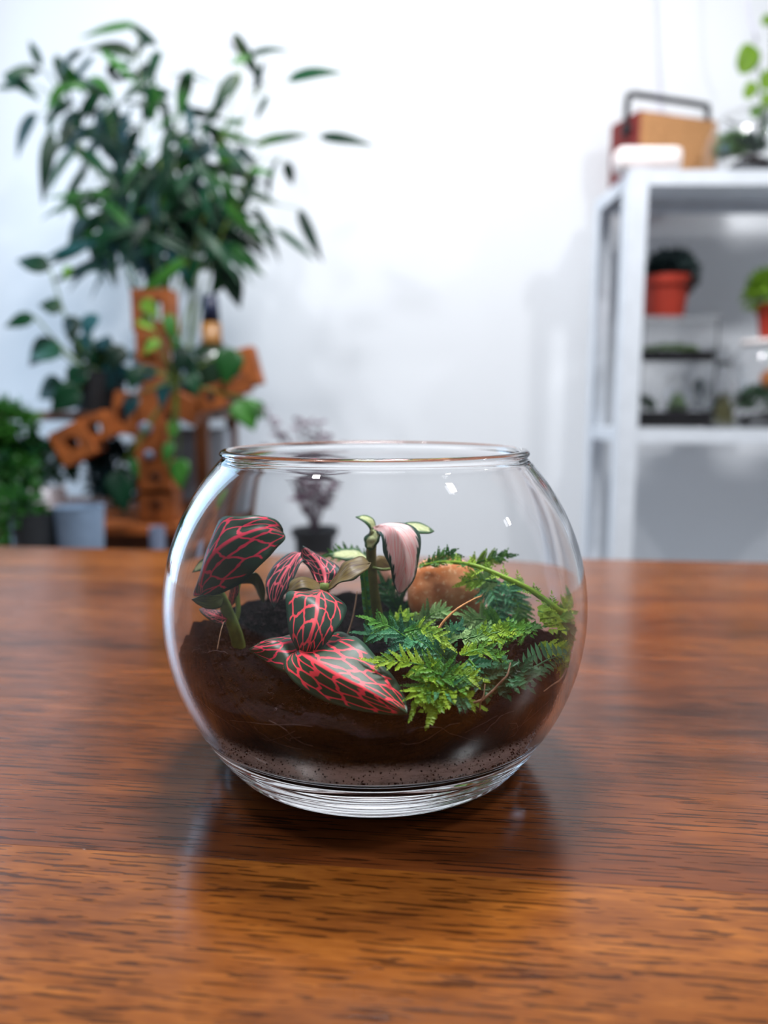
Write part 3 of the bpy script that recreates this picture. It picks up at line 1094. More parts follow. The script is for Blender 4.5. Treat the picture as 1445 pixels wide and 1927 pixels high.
sprig('lime spikemoss sprig at the lower end of the right glass', [(1010, 1215, .207), (1040, 1225, .207), (1062, 1240, .209), (1068, 1262, .210)], [Lm, Lm], seed=30, nb=11, blen=.005)

# upright clubmoss with bead-like leaves beside the pink plant's stem
rg = random.Random(5)
pth = spline([at(692, 1215, .226), at(696, 1185, .226), at(690, 1140, .225), at(687, 1105, .225), at(684, 1075, .225)], 24)
cm = thing('clubmoss_shoot', 'thin upright shoot with small rounded leaves beside the fittonia stem', 'moss', pth[0])
MB().tube(pth, 0.0004, 6).build('stem', M['moss_green'], cm)
for i in range(1, 24):
    t = (pth[min(24, i + 1)] - pth[i - 1]).normalized()
    for sg in (1, -1):
        d = (t * 0.8 + V((sg, 0, 0)) * 0.8 + V((0, -0.4, 0)) * rg.random()).normalized()
        mb = MB()
        leaflet(mb, pth[i], d, d.cross(V((0, -1, 0.3))).normalized(), V((0, -1, 0.2)), 0.0026 if i < 7 else 0.0019, 0.0009)
        mb.build('leaf', M['moss_green'] if i % 3 else T, cm, smooth=False, origin=pth[i])

# the flat fern-like frond at the right: every leaflet a part
pth = spline([at(972, 1272, .196), at(1000, 1255, .197), at(1030, 1238, .200), at(1062, 1228, .204)], 20)
ff = thing('fern_frond', 'small blue-green fern-like frond with two neat rows of leaflets on dark soil', 'fern', pth[0])
MB().tube(pth, [0.0004 * (1 - i / 24) for i in range(21)], 6).build('stem', T, ff)
for i in range(1, 20, 2):
    t = (pth[i + 1] - pth[i - 1]).normalized()
    n = V((0, -0.7, 0.7))
    s = t.cross(n).normalized()
    k = math.sin(math.pi * (0.22 + 0.72 * i / 20))
    for sg in (1, -1):
        d = (t * 0.45 + s * sg + n * 0.1).normalized()
        L = 0.0062 * k
        w = 0.00058
        mb = MB()
        sd = d.cross(n).normalized()
        p = pth[i]
        q = [p, p + d * L * .3 + sd * w, p + d * L * .7 + sd * w * .8, p + d * L, p + d * L * .7 - sd * w * .8, p + d * L * .3 - sd * w, p + d * L * .5 - n * w * .3]
        q = [in_bowl(x, 0.0008) for x in q]
        mb.add(q, [(0, 1, 6), (1, 2, 6), (2, 3, 6), (3, 4, 6), (4, 5, 6), (5, 0, 6)])
        mb.build('leaflet', T, ff, smooth=False, origin=p)

# twigs and roots
M['twig'] = plain('orange_twig', srgb(190, 130, 72), 0.6, 0.2, 800)
M['root'] = plain('pale_root', srgb(150, 116, 92), 0.6, 0.25, 800)


def strand(name, label, pts, r, m, cat):
    p = spline([at(*q) for q in pts], 16)
    p = [in_bowl(x, 0.0012) for x in p]
    o = MB().tube(p, [r * (1 - 0.45 * i / 16) for i in range(17)], 7).build(name, m, origin=p[0])
    return tag(o, label, cat)


strand('dry_twig', 'curved orange dry twig in front of the orange pebble', [(820, 1195, .205), (832, 1172, .207), (858, 1147, .210), (890, 1128, .214), (905, 1122, .216)], .00042, M['twig'], 'twig')
strand('bare_root', 'pale curved root arching over dark soil at the right front of the bowl', [(868, 1326, .186), (900, 1316, .183), (925, 1302, .183), (948, 1275, .185), (957, 1246, .190)], .00036, M['root'], 'root')
strand('bare_root', 'thin pale root running down the soil inside the right glass', [(1075, 1258, .208), (1060, 1272, .206), (1040, 1282, .203), (1018, 1298, .199)], .00026, M['root'], 'root')
strand('bare_root', 'straight thin grey root standing behind the red-veined leaf', [(652, 1200, .222), (662, 1170, .224), (668, 1140, .226), (672, 1112, .228)], .00034, M['root'], 'root')
strand('bare_root', 'fine pale hair root by the foot of the left fittonia stem', [(410, 1222, .212), (414, 1200, .214), (418, 1182, .216), (422, 1170, .219)], .00018, M['root'], 'root')
strand('bare_root', 'short pale root hanging vertically at the front right of the soil', [(905, 1336, .182), (906, 1318, .182), (910, 1285, .185)], .00022, M['root'], 'root')

# ================================================================== RIGHT: METAL SHELF
M['metal'] = plain('galvanised_metal', srgb(224, 230, 238), 0.42, 0.04, 30, 0.5, 0.15)
M['black'] = plain('black_plastic', srgb(14, 18, 26), 0.55, 0.1)
SX0, SX1, SY0, SY1 = at(1172, 600, 1.35).x, 1.02, 1.35, 1.56
rack = thing('metal_shelf_unit', 'galvanised metal shelf unit standing against the white wall', 'shelf unit', (SX0, SY0, 0))
for px_, sx in ((SX0, 1), (SX1, -1)):
    for py_, sy in ((SY0, 1), (SY1, -1)):
        mb = MB()
        xs = sorted((px_, px_ + sx * 0.034))
        ys = sorted((py_, py_ + sy * 0.002))
        mb.box((xs[0], ys[0], 0.0), (xs[1], ys[1], TZ + 0.4985))
        xs = sorted((px_, px_ + sx * 0.002))
        ys = sorted((py_ + sy * 0.002, py_ + sy * 0.034))
        mb.box((xs[0], ys[0], 0.0), (xs[1], ys[1], TZ + 0.4985))
        mb.build('post', M['metal'], rack, smooth=False)
for z1 in (0.4986, 0.0669, -0.365):
    z0 = z1 - 0.023
    mb = MB()
    a, b, c, d = SX0 + 0.003, SX1 - 0.003, SY0 + 0.003, SY1 - 0.003
    mb.box((a, c, TZ + z1 - 0.0015), (b, d, TZ + z1))
    mb.box((a, c, TZ + z0), (b, c + 0.0015, TZ + z1 - 0.0015))
    mb.box((a, d - 0.0015, TZ + z0), (b, d, TZ + z1 - 0.0015))
    mb.box((a, c + 0.0015, TZ + z0), (a + 0.0015, d - 0.0015, TZ + z1 - 0.0015))
    mb.box((b - 0.0015, c + 0.0015, TZ + z0), (b, d - 0.0015, TZ + z1 - 0.0015))
    mb.box((a, c, TZ + z0 - 0.0012), (b, c + 0.012, TZ + z0))
    mb.box((a, d - 0.012, TZ + z0 - 0.0012), (b, d, TZ + z0))
    mb.build('shelf_board', M['metal'], rack, smooth=False)
ST, SL = TZ + 0.4986, TZ + 0.0669            # top surfaces of the two shelves in view

# radio
M['radio_red'] = plain('red_brown_leatherette', srgb(112, 32, 28), 0.7, 0.1, 200)
M['radio_cloth'] = plain('tan_grille', srgb(168, 116, 74), 0.8, 0.1, 200)
M['radio_rib'] = plain('tan_rib', srgb(196, 148, 100), 0.8, 0.1, 200)
ra = math.radians(18.5)
rx, ry = V((math.cos(ra), math.sin(ra), 0)), V((-math.sin(ra), math.cos(ra), 0))
ro = V((at(1203, 203, 1.47).x, 1.47, ST))
radio = thing('portable_radio', 'retro red-brown portable radio with a tan ribbed front and black handle on the top shelf', 'radio', ro)
RW, RD, RH = 0.172, 0.088, 0.137


def rloc(x, y, z):
    return ro + rx * x + ry * y + V((0, 0, z))


RM = Matrix.Translation(ro) @ Matrix.Rotation(ra, 4, 'Z')
MB().box((0, 0, 0.0), (RW, RD, RH), RM, bevel=0.004).build('body', M['radio_red'], radio)
MB().box((0.003, -0.004, 0.004), (RW - 0.003, 0.0, RH - 0.004), RM).build('front_panel', M['radio_cloth'], radio, smooth=False)
for k in range(30):
    x = 0.006 + k * (RW - 0.014) / 29
    MB().box((x, -0.0062, 0.006), (x + 0.0026, -0.004, RH - 0.006), RM).build('rib', M['radio_rib'], radio, smooth=False)
hp = [rloc(-0.004, 0.030, RH - 0.022), rloc(-0.005, 0.030, RH + 0.005), rloc(-0.003, 0.030, RH + 0.030), rloc(0.008, 0.030, RH + 0.036), rloc(RW * .5, 0.030, RH + 0.036), rloc(RW - 0.008, 0.030, RH + 0.035), rloc(RW + 0.003, 0.030, RH + 0.028), rloc(RW + 0.004, 0.030, RH - 0.020)]
MB().tube(spline(hp, 40), 0.0058, 8).build('handle', M['black'], radio)
for xx in (-0.008, RW - 0.001):
    mb = MB()
    mb.tube([rloc(xx, 0.030, RH - 0.026), rloc(xx + 0.009, 0.030, RH - 0.026)], 0.011, 20)
    mb.build('handle_pivot', M['black'], radio)
# white box
M['white_soft'] = plain('white_card', srgb(246, 236, 234), 0.6, 0.02)
b = MB().box((at(1163, 300, 1.353).x, 1.353, ST + 0.0002), (at(1288, 300, 1.353).x, 1.398, ST + 0.040), bevel=0.011).build('white_box', M['white_soft'], origin=(at(1225, 300, 1.375).x, 1.375, ST))
tag(b, 'small white box with rounded ends at the front corner of the top shelf', 'box')


def vessel(name, label, cat, c, prof, m=None, thick=0.002, n=64, group=None):
    """a thin-walled glass vessel: prof is the outer profile (r, z) from bottom centre to the mouth"""
    inner = [(max(0.0, r - thick), z + (thick if r < prof[1][0] * 0.999 or k == 0 else 0)) for k, (r, z) in enumerate(prof)]
    inner[1] = (max(0.0, prof[1][0] - thick), thick)
    full = prof + list(reversed(inner))
    full[-1] = (0.0, thick)
    o = MB().lathe(full, c, n).build(name, m or M['thin_glass'], origin=c)
    flip_out(o)
    return tag(o, label, cat, group)


def heap(name, c, r, h, m, parent=None, seed=0, bump=0.25):
    """a rounded heap of soil or moss standing at c"""
    mb = MB()
    n, k = 40, 10
    vs = [V(c) + V((0, 0, h))]
    for i in range(1, k + 1):
        for j in range(n):
            g = 2 * math.pi * j / n
            f = i / k
            z = h * (math.cos(f * math.pi / 2) ** 0.6 if i < k else 0)
            z *= 1 + bump * noise.noise(V((f * 3 * math.cos(g), f * 3 * math.sin(g), seed * 3.7)))
            vs.append(V(c) + V((r * f * math.cos(g), r * f * math.sin(g), z)))
    fs = []
    for j in range(n):
        fs.append((0, 1 + j, 1 + (j + 1) % n))
        for i in range(k - 1):
            a = 1 + i * n
            fs.append((a + j, a + n + j, a + n + (j + 1) % n, a + (j + 1) % n))
    fs.append(tuple(1 + (k - 1) * n + j for j in reversed(range(n))))
    mb.add(vs, fs)
    return mb.build(name, m, parent, origin=c)


def fuzz(name, c, rx_, ry_, rz_, m, parent, count, leaf, seed=0, zmin=None, box=None, rmax=None):
    """a mass of tiny leaves on an ellipsoid, one mesh"""
    rg = random.Random(seed)
    mb = MB()
    for i in range(count):
        d = V((rg.gauss(0, 1), rg.gauss(0, 1), rg.gauss(0.3, 1))).normalized()
        k = rg.uniform(0.55, 1.05)
        p = V(c) + V((d.x * rx_ * k, d.y * ry_ * k, d.z * rz_ * k))
        e = (d + V((rg.gauss(0, .6), rg.gauss(0, .6), rg.gauss(0, .6)))).normalized()
        s_ = e.cross(V((rg.gauss(0, 1), rg.gauss(0, 1), rg.gauss(0, 1)))).normalized()
        k0, kf = len(mb.v), len(mb.f)
        leaflet(mb, p, e, s_, e.cross(s_), leaf * rg.uniform(.7, 1.3), leaf * 0.3)
        nw = mb.v[k0:]
        if (zmin is not None and min(q.z for q in nw) < zmin) or (box and any(not (box[0] < q.x < box[1] and box[2] < q.y < box[3]) for q in nw)) or (rmax and any(math.hypot(q.x - rmax[0], q.y - rmax[1]) > rmax[2] for q in nw)):
            del mb.v[k0:]
            del mb.f[kf:]
    o = mb.build(name, m, parent, smooth=False, origin=c)
    o['kind'] = 'stuff'
    return o


M['dark_soil'] = soil_mat('dark_soil', srgb(10, 8, 14), srgb(40, 32, 36), 300)
M['terracotta'] = plain('terracotta', srgb(158, 44, 24), 0.65, 0.12, 60)
M['shrub_grey'] = foliage('grey_green_leaf', srgb(34, 48, 50), srgb(74, 94, 84), 0.5, 0.15)
M['leaf_lime'] = foliage('lime_leaf', srgb(70, 120, 24), srgb(128, 166, 52), 0.4, 0.3)
M['leaf_mid'] = foliage('mid_green_leaf', srgb(20, 74, 28), srgb(58, 116, 40), 0.4, 0.2)
M['leaf_dark'] = foliage('dark_green_leaf', srgb(3, 32, 22), srgb(12, 66, 36), 0.4, 0.12)
M['leaf_teal'] = foliage('teal_leaf', srgb(10, 46, 52), srgb(36, 92, 96), 0.32, 0.15)
M['olive_moss'] = foliage('olive_moss', srgb(66, 66, 32), srgb(110, 106, 58), 0.6, 0.1)


def pane_box(name, label, cat, lo, hi, t=0.002, group=None):
    """an open glass tank of one mesh: outer and inner shell"""
    (x0, y0, z0), (x1, y1, z1) = lo, hi
    mb = MB()
    v = [(x0, y0, z0), (x1, y0, z0), (x1, y1, z0), (x0, y1, z0), (x0, y0, z1), (x1, y0, z1), (x1, y1, z1), (x0, y1, z1)]
    w = [(x0 + t, y0 + t, z0 + t), (x1 - t, y0 + t, z0 + t), (x1 - t, y1 - t, z0 + t), (x0 + t, y1 - t, z0 + t), (x0 + t, y0 + t, z1), (x1 - t, y0 + t, z1), (x1 - t, y1 - t, z1), (x0 + t, y1 - t, z1)]
    f = [(0, 3, 2, 1), (0, 1, 5, 4), (1, 2, 6, 5), (2, 3, 7, 6), (3, 0, 4, 7), (8, 9, 10, 11), (8, 12, 13, 9), (9, 13, 14, 10), (10, 14, 15, 11), (11, 15, 12, 8),
         (4, 5, 13, 12), (5, 6, 14, 13), (6, 7, 15, 14), (7, 4, 12, 15)]
    mb.add(v + w, f)
    o = mb.build(name, M['thin_glass'], smooth=False, origin=((x0 + x1) / 2, (y0 + y1) / 2, z0))
    return tag(o, label, cat, group)


def pot(name, label, c, r0, r1, h, m, wall=0.004, rim=0.0, cat='pot', soil=True):
    """a tapered pot with a rim, its soil a part"""
    o = thing(name, label, cat, c)
    p = [(0, 0), (r0, 0), (r1, h - rim)]
    if rim:
        p += [(r1 + 0.004, h - rim), (r1 + 0.005, h)]
    else:
        p += [(r1 + 0.0005, h)]
    rr = p[-1][0]
    p += [(rr - wall, h), (r1 - wall - 0.001, h - 0.012), (0, h - 0.012)]
    b = MB().lathe(p, c, 48).build('body', m, o)
    flip_out(b)
    autosmooth(b)
    if soil:
        heap('soil', V(c) + V((0, 0, h - 0.0115)), r1 - wall - 0.002, 0.006, M['dark_soil'], o)
    return o


# lower shelf: tank with planting, tray tank on it, terracotta pot on top
tY = 1.44
tx0, tx1 = at(1190, 700, tY).x, at(1326, 700, tY).x
zt = at(700, 686, tY).z
pane_box('glass_tank', 'clear glass tank of moss and dark soil standing on the lower metal shelf', 'glass tank', (tx0, tY - 0.05, SL + 0.0005), (tx1, tY + 0.05, zt))
mb = MB().box((tx0 + 0.003, tY - 0.047, SL + 0.003), (tx1 - 0.003, tY + 0.047, SL + 0.030), bevel=0.002)
tg = mb.build('planting_soil', M['dark_soil'], origin=((tx0 + tx1) / 2, tY, SL + 0.003))
tag(tg, 'dark planting soil in the glass tank on the lower metal shelf', 'soil')
ty = thing('moss_mound', 'pale green moss planting on the soil inside the glass tank', 'moss', ((tx0 + tx1) / 2, tY, SL + 0.030))
TB = (tx0 + 0.003, tx1 - 0.003, tY - 0.047, tY + 0.047)
fuzz('foliage', (tx0 + 0.020, tY, SL + 0.040), 0.018, 0.03, 0.016, M['leaf_mid'], ty, 300, 0.010, 2, SL + 0.0305, (TB[0], (tx0 * .38 + tx1 * .62) - 0.034, TB[2], TB[3]))
fuzz('foliage', (tx1 - 0.014, tY, SL + 0.055), 0.010, 0.014, 0.03, M['leaf_teal'], ty, 300, 0.011, 3, SL + 0.0305, ((tx0 * .38 + tx1 * .62) + 0.034, TB[1], TB[2], TB[3]))
# round glass with pale moss standing inside the tank
gc = V(((tx0 * .38 + tx1 * .62), tY - 0.008, SL + 0.0308))
vessel('glass_globe', 'small round glass globe with pale moss standing inside the glass tank', 'globe', gc,
       [(0, 0), (0.016, 0), (0.026, 0.006), (0.033, 0.022), (0.033, 0.036), (0.028, 0.052), (0.018, 0.062), (0.016, 0.066)], thick=0.0015, n=48)
tag(heap('pale_moss', gc + V((0, 0, 0.0025)), 0.018, 0.030, M['moss_pale'], None, 4), 'pale green moss heaped inside the small glass globe', 'moss')
z2 = zt + 0.0005
zt2 = at(700, 604, tY).z
pane_box('glass_tray', 'shallow clear glass tray of soil stacked on top of the glass tank', 'glass tray', (tx0, tY - 0.05, z2), (tx1, tY + 0.05, zt2))
o = MB().box((tx0 + 0.003, tY - 0.047, z2 + 0.003), (tx1 - 0.003, tY + 0.047, z2 + 0.022), bevel=0.002).build('seedling_soil', M['dark_soil'], origin=((tx0 + tx1) / 2, tY, z2))
tag(o, 'thin layer of dark soil in the shallow glass tray', 'soil')
o = thing('seedlings', 'low yellow-green seedlings on the soil of the glass tray', 'seedlings', ((tx0 + tx1) / 2, tY, z2 + 0.0225))
fuzz('foliage', ((tx0 + tx1) / 2, tY, z2 + 0.025), 0.055, 0.035, 0.008, M['leaf_lime'], o, 420, 0.008, 5, z2 + 0.0225, TB)
tray = bpy.data.objects['glass_tray']
MB().box((tx0 - 0.001, tY - 0.051, zt2 + 0.0003), (tx1 + 0.001, tY + 0.051, zt2 + 0.003)).build('lid', M['thin_glass'], tray, smooth=False)
zl = zt2 + 0.0032
pc = V((at(1249, 590, tY).x, tY, zl))
p1 = pot('terracotta_pot', 'terracotta pot with a dark grey-green bushy plant on the stacked glass tanks', pc, 0.034, 0.041, 0.074, M['terracotta'], rim=0.016, cat='potted plant')
fuzz('foliage', pc + V((0.008, 0, 0.078)), 0.044, 0.04, 0.040, M['shrub_grey'], p1, 1500, 0.013, 6)
# jar at the right with a second pot on its lid
jY = 1.44
jx = at(1440, 700, jY).x
zj = at(1440, 646, jY).z
hj = zj - SL
vessel('glass_jar', 'wide clear glass jar planted with green moss at the right of the lower shelf', 'jar', V((jx, jY, SL + 0.0005)),
       [(0, 0), (0.052, 0), (0.060, 0.006), (0.062, 0.03), (0.062, hj * .7), (0.056, hj * .86), (0.040, hj * .96), (0.038, hj - 0.004)], thick=0.002)
heap('jar_soil', V((jx, jY, SL + 0.0035)), 0.049, 0.024, M['dark_soil'], None, 7)
tag(bpy.data.objects['jar_soil'], 'dark soil in the wide glass jar at the right of the lower shelf', 'soil')
o = thing('jar_planting', 'green bushy planting inside the wide glass jar at the right of the lower shelf', 'plant', (jx, jY, SL + 0.029))
fuzz('foliage', (jx, jY, SL + 0.048), 0.046, 0.046, 0.028, M['leaf_mid'], o, 620, 0.012, 8, SL + 0.029, None, (jx, jY, 0.055))
M['orange_fruit'] = plain('orange_rock', srgb(206, 120, 54), 0.5, 0.15, 60)
pebble('stone', (jx + 0.004, jY - 0.012, SL + 0.088), 0.016, 0.014, 0.017, M['orange_fruit'], 'orange stone lying on the planting inside the glass jar on the lower shelf', 0, 6)
flip_out(MB().lathe([(0, 0), (0.044, 0), (0.045, 0.003), (0.044, 0.008), (0, 0.008)], (jx, jY, zj - 0.0025), 40).build('lid', M['white_soft'], bpy.data.objects['glass_jar']))
pc = V((at(1462, 630, jY).x, jY, zj + 0.006))
p2 = pot('terracotta_pot', 'terracotta pot with a bright green plant at the right edge of the lower shelf', pc, 0.028, 0.036, 0.064, M['terracotta'], rim=0.014, cat='potted plant')
fuzz('foliage', pc + V((-0.012, 0, 0.085)), 0.042, 0.035, 0.034, M['leaf_lime'], p2, 380, 0.02, 9)
# moss bottle between
bx = at(1356, 790, 1.41).x
vessel('glass_bottle', 'small clear glass bottle holding olive moss between the tank and the jar', 'bottle', V((bx, 1.41, SL + 0.0005)),
       [(0, 0), (0.030, 0), (0.033, 0.005), (0.032, 0.05), (0.018, 0.085), (0.013, 0.100), (0.013, 0.118)], thick=0.0018, n=40)
o = thing('bottle_moss', 'olive brown moss filling the small glass bottle on the lower shelf', 'moss', (bx, 1.41, SL + 0.004))
heap('mound', (bx, 1.41, SL + 0.004), 0.024, 0.056, M['olive_moss'], o, 5, 0.1)
fuzz('foliage', (bx, 1.41, SL + 0.036), 0.021, 0.021, 0.03, M['olive_moss'], o, 300, 0.006, 10, SL + 0.005, None, (bx, 1.41, 0.026))

# top shelf: big glass terrarium with the round-leaved plant
gx, gY = at(1413, 250, 1.44).x, 1.433
gz = ST + 0.0005
vessel('glass_terrarium', 'large clear glass terrarium with dark soil on the right of the top shelf', 'terrarium', V((gx, gY, gz)),
       [(0, 0), (0.060, 0), (0.072, 0.010), (0.080, 0.033), (0.081, 0.055), (0.077, 0.078), (0.066, 0.096), (0.052, 0.106), (0.050, 0.112)], thick=0.0022)
o = heap('terrarium_soil', V((gx + 0.004, gY, gz + 0.0035)), 0.052, 0.038, M['dark_soil'], None, 9, 0.5)
tag(o, 'dark soil heaped inside the glass terrarium on the top shelf', 'soil')
tp = thing('round_leaved_plant', 'plant with bright round green leaves growing out of the terrarium on the top shelf', 'plant', (gx + 0.01, gY, gz + 0.044))


def simple_leaf(name, base, tip, width, m, parent, roll=0.0, bend=0.0, shape='lance', nu=10, nv=4, up=(0, -0.6, 0.8)):
    """a blade from base to tip; roll turns it about its axis, bend droops the middle"""
    base, tip = V(base), V(tip)
    d = tip - base
    L = d.length
    d = d.normalized()
    n = V(up)
    n = (n - d * n.dot(d))
    n = n.normalized() if n.length > 1e-4 else d.orthogonal().normalized()
    n = Matrix.Rotation(roll, 3, d) @ n
    s_ = d.cross(n)
    S, Lf, Rt = [], [], []
    for i in range(nu + 1):
        u = i / nu
        if shape == 'lance':
            w = 2.75 * (1 - u) ** 1.15 * u ** 0.6
        elif shape == 'round':
            w = math.sqrt(max(0, 1 - (2 * u - 1) ** 2))
        else:
            w = math.sin(math.pi * u ** 0.62)
        p = base + d * L * u + n * bend * L * math.sin(math.pi * u)
        S.append(p)
        Lf.append(p - s_ * width * w + n * width * w * 0.25)
        Rt.append(p + s_ * width * w + n * width * w * 0.25)
    return blade(name, S, Lf, Rt, m, parent, nv, 0.0004)


stem0 = V((gx + 0.01, gY, gz + 0.050))
fuzz('low_foliage', (gx - 0.028, gY - 0.01, gz + 0.050), 0.040, 0.04, 0.018, M['shrub_grey'], tp, 700, 0.014, 31, gz + 0.046, None, (gx, gY, 0.072))
fuzz('low_foliage', (gx - 0.040, gY - 0.01, gz + 0.054), 0.022, 0.03, 0.022, M['moss_pale'], tp, 420, 0.014, 32, gz + 0.046, None, (gx, gY, 0.073))
for (bx_, by_, tx_, ty_, w, Yl) in ((1416, 84, 1392, 140, .021, 1.43), (1420, 155, 1400, 186, .012, 1.42), (1452, 30, 1434, 48, .010, 1.44), (1460, 140, 1430, 166, .018, 1.44), (1462, 186, 1432, 204, .018, 1.43), (1430, 205, 1412, 222, .011, 1.42), (1470, 90, 1462, 130, .02, 1.45), (1490, 160, 1476, 210, .02, 1.45), (1480, 40, 1495, 80, .02, 1.45)):
    pb = at(bx_, by_, Yl)
    simple_leaf('leaf', pb, at(tx_, ty_, Yl - 0.01), w, M['leaf_lime'], tp, shape='round', bend=0.06, up=(0.2, -0.9, 0.3))
    MB().tube(spline([stem0, stem0.lerp(pb, 0.5) + V((0.01, 0, 0.02)), pb], 8), 0.0012, 6).build('stem', M['leaf_mid'], tp)
# pale cords hanging down
M['cord'] = plain('pale_cord', srgb(224, 222, 236), 0.6, 0.03)
for lab, pts in (('thin pale cord hanging in front of the wall above the radio', [(1224, -300, 1.6), (1230, 0, 1.6), (1240, 180, 1.6), (1243, 240, 1.6)]),
                 ('thin pale cord hanging above the round-leaved plant at the top right', [(1395, -300, 1.5), (1404, 0, 1.5), (1418, 50, 1.5), (1424, 80, 1.5)]),
                 ('pale cord hanging straight down into the top of the bamboo', [(385, -300, 1.3), (378, 0, 1.3), (366, 90, 1.3), (358, 170, 1.3)]),
                 ('pale cord slanting down right into the bamboo leaves', [(365, -300, 1.28), (388, 0, 1.28), (412, 45, 1.28), (440, 95, 1.28)])):
    p = spline([at(*q) for q in pts], 14)
    tag(MB().tube(p, 0.0028, 6).build('hanging_cord', M['cord'], origin=p[0]), lab, 'cord')

# ================================================================== LEFT: PLANT RACK
M['rack_wood'] = plain('brown_wood', srgb(88, 48, 20), 0.55, 0.2, 40)
M['orange_wood'] = plain('orange_wood', srgb(142, 76, 30), 0.65, 0.35, 40)
RX0, RX1, RY0, RY1 = -0.86, -0.268, 1.17, 1.42
RT, RB = TZ + 0.098, TZ - 0.060
pr = thing('wooden_plant_rack', 'brown wooden plant rack on slim legs carrying the leafy plants by the wall', 'plant rack', (RX0, RY0, 0))
for xx in (RX0, RX1 - 0.019):
    for yy in (RY0, RY1 - 0.019):
        MB().box((xx, yy, 0), (xx + 0.019, yy + 0.019, RT - 0.012), bevel=0.001).build('leg', M['rack_wood'], pr, smooth=False)
for zz in (RT, RB, TZ - 0.4):
    y = RY0 - (0.0 if zz == RT else 0.10 if zz == RB else 0)
    k = 0
    y1 = RY1
    n = 5
    dy = (y1 - y) / n
    for k in range(n):
        x0_, x1_ = (RX0 - 0.002, RX1 + 0.002) if zz == RT else (RX0 + 0.0205, RX1 - 0.0205)
        MB().box((x0_, y + k * dy, zz - 0.012), (x1_, y + (k + 1) * dy - 0.003, zz), bevel=0.001).build('slat', M['orange_wood'] if zz == RB else M['rack_wood'], pr, smooth=False)
for yy in (RY0 + 0.001, RY1 - 0.018):
    MB().box((RX0 + 0.0195, yy, RB - 0.085), (RX1 - 0.0195, yy + 0.017, RB - 0.0125)).build('rail', M['rack_wood'], pr, smooth=False)
# grey box on the lower board
g = MB().box((at(322, 800, 1.38).x, 1.34, RB + 0.0005), (at(432, 800, 1.38).x, 1.395, RB + 0.128), bevel=0.004)
tag(g.build('storage_box', plain('grey_box', srgb(150, 158, 170), 0.6, 0.05), origin=(at(377, 800, 1.38).x, 1.37, RB)), 'plain grey box on the lower board behind the slim rack legs', 'box')


# ------------------------------------------------------------------ jointed wooden figure
def holed(mb, cx, cy, w, h, hr, Y, depth, ang=0.0, hx=1.0, sq=False):
    """block seen front-on at pixel (cx, cy), w x h pixels, with a hole of hr pixels right through"""
    c = at(cx, cy, Y)
    k = Y / 1447.0 * 1.02
    w, h, hr = w * k, h * k, hr * k
    n = 24
    outer, inner = [], []
    for i in range(n):
        g = 2 * math.pi * i / n + math.pi / 4
        q = max(abs(math.cos(g)), abs(math.sin(g)))
        outer.append((math.cos(g) / q * w / 2, math.sin(g) / q * h / 2))
        if sq:
            inner.append((math.cos(g) / q * hr * hx, math.sin(g) / q * hr))
        else:
            inner.append((math.cos(g) * hr * hx, math.sin(g) * hr))
    R = Matrix.Rotation(ang, 3, 'Y')
    vs = []
    for yy in (0, depth):
        for L in (outer, inner):
            vs += [c + R @ V((x, yy, z)) for x, z in L]
    fs = []
    for i in range(n):
        j = (i + 1) % n
        fs += [(i, j, n + j, n + i), (2 * n + j, 2 * n + i, 3 * n + i, 3 * n + j), (j, i, 2 * n + i, 2 * n + j), (n + i, n + j, 3 * n + j, 3 * n + i)]
    mb.add(vs, fs)
    return mb


FY = 1.10
fz = at(295, 985, FY)
fig = thing('wooden_figure', 'jointed figure of orange wooden blocks with round holes standing among the plants', 'wooden figure', V((fz.x, FY + 0.02, RB)))
R_ = math.radians
for nm, args in (('base_block', (295, 952, 66, 60, 8, FY, .045)), ('lower_block', (291, 899, 62, 62, 9, FY, .045)), ('torso_block', (282, 833, 60, 66, 0, FY, .04)),
                 ('torso_block', (283, 768, 50, 66, 0, FY, .04)), ('neck_block', (283, 700, 34, 66, 0, FY, .035)), ('chin_block', (281, 650, 50, 54, 12, FY, .04)), ('head_frame', (284, 583, 70, 74, 19, FY, .045)),
                 ('upper_arm', (232, 778, 44, 74, 20, FY, .04, R_(12), .55)), ('elbow_block', (178, 806, 52, 50, 12, FY - .01, .035, R_(-24))), ('hand_block', (135, 834, 66, 66, 13, FY - .02, .045, R_(-26))),
                 ('upper_arm', (345, 768, 60, 44, 0, FY, .035, R_(28))), ('elbow_block', (396, 748, 58, 44, 9, FY, .035, R_(-14))), ('forearm', (440, 728, 54, 32, 0, FY, .035, R_(-16))), ('hand_block', (466, 690, 34, 70, 0, FY, .04, R_(-14)))):
    cx_, cy_, w_, h_, hr_ = args[:5]
    if hr_ == 0:
        k = args[5] / 1447 * 1.02
        mb = MB()
        Mx = Matrix.Translation(at(cx_, cy_, args[5])) @ Matrix.Rotation(args[7] if len(args) > 7 else 0, 4, 'Y')
        mb.box((-w_ * k / 2, 0, -h_ * k / 2), (w_ * k / 2, args[6], h_ * k / 2), Mx, bevel=0.002)
    else:
        mb = holed(MB(), *args[:7], *(args[7:8] or (0.0,)), hx=args[8] if len(args) > 8 else 1.0, sq=(nm == 'head_frame'))
    mb.build(nm, M['orange_wood'], fig, smooth=False)
# torso holes with pale discs
M['grey_disc'] = plain('blue_grey_disc', srgb(120, 134, 160), 0.5, 0.05)
for cx_, cy_, r in ((274, 806, .0095), (281, 856, .007)):
    c = at(cx_, cy_, FY)
    MB().tube([c + V((0, -0.0035, 0)), c + V((0, 0.002, 0))], r, 20).build('peg', M['grey_disc'], fig)

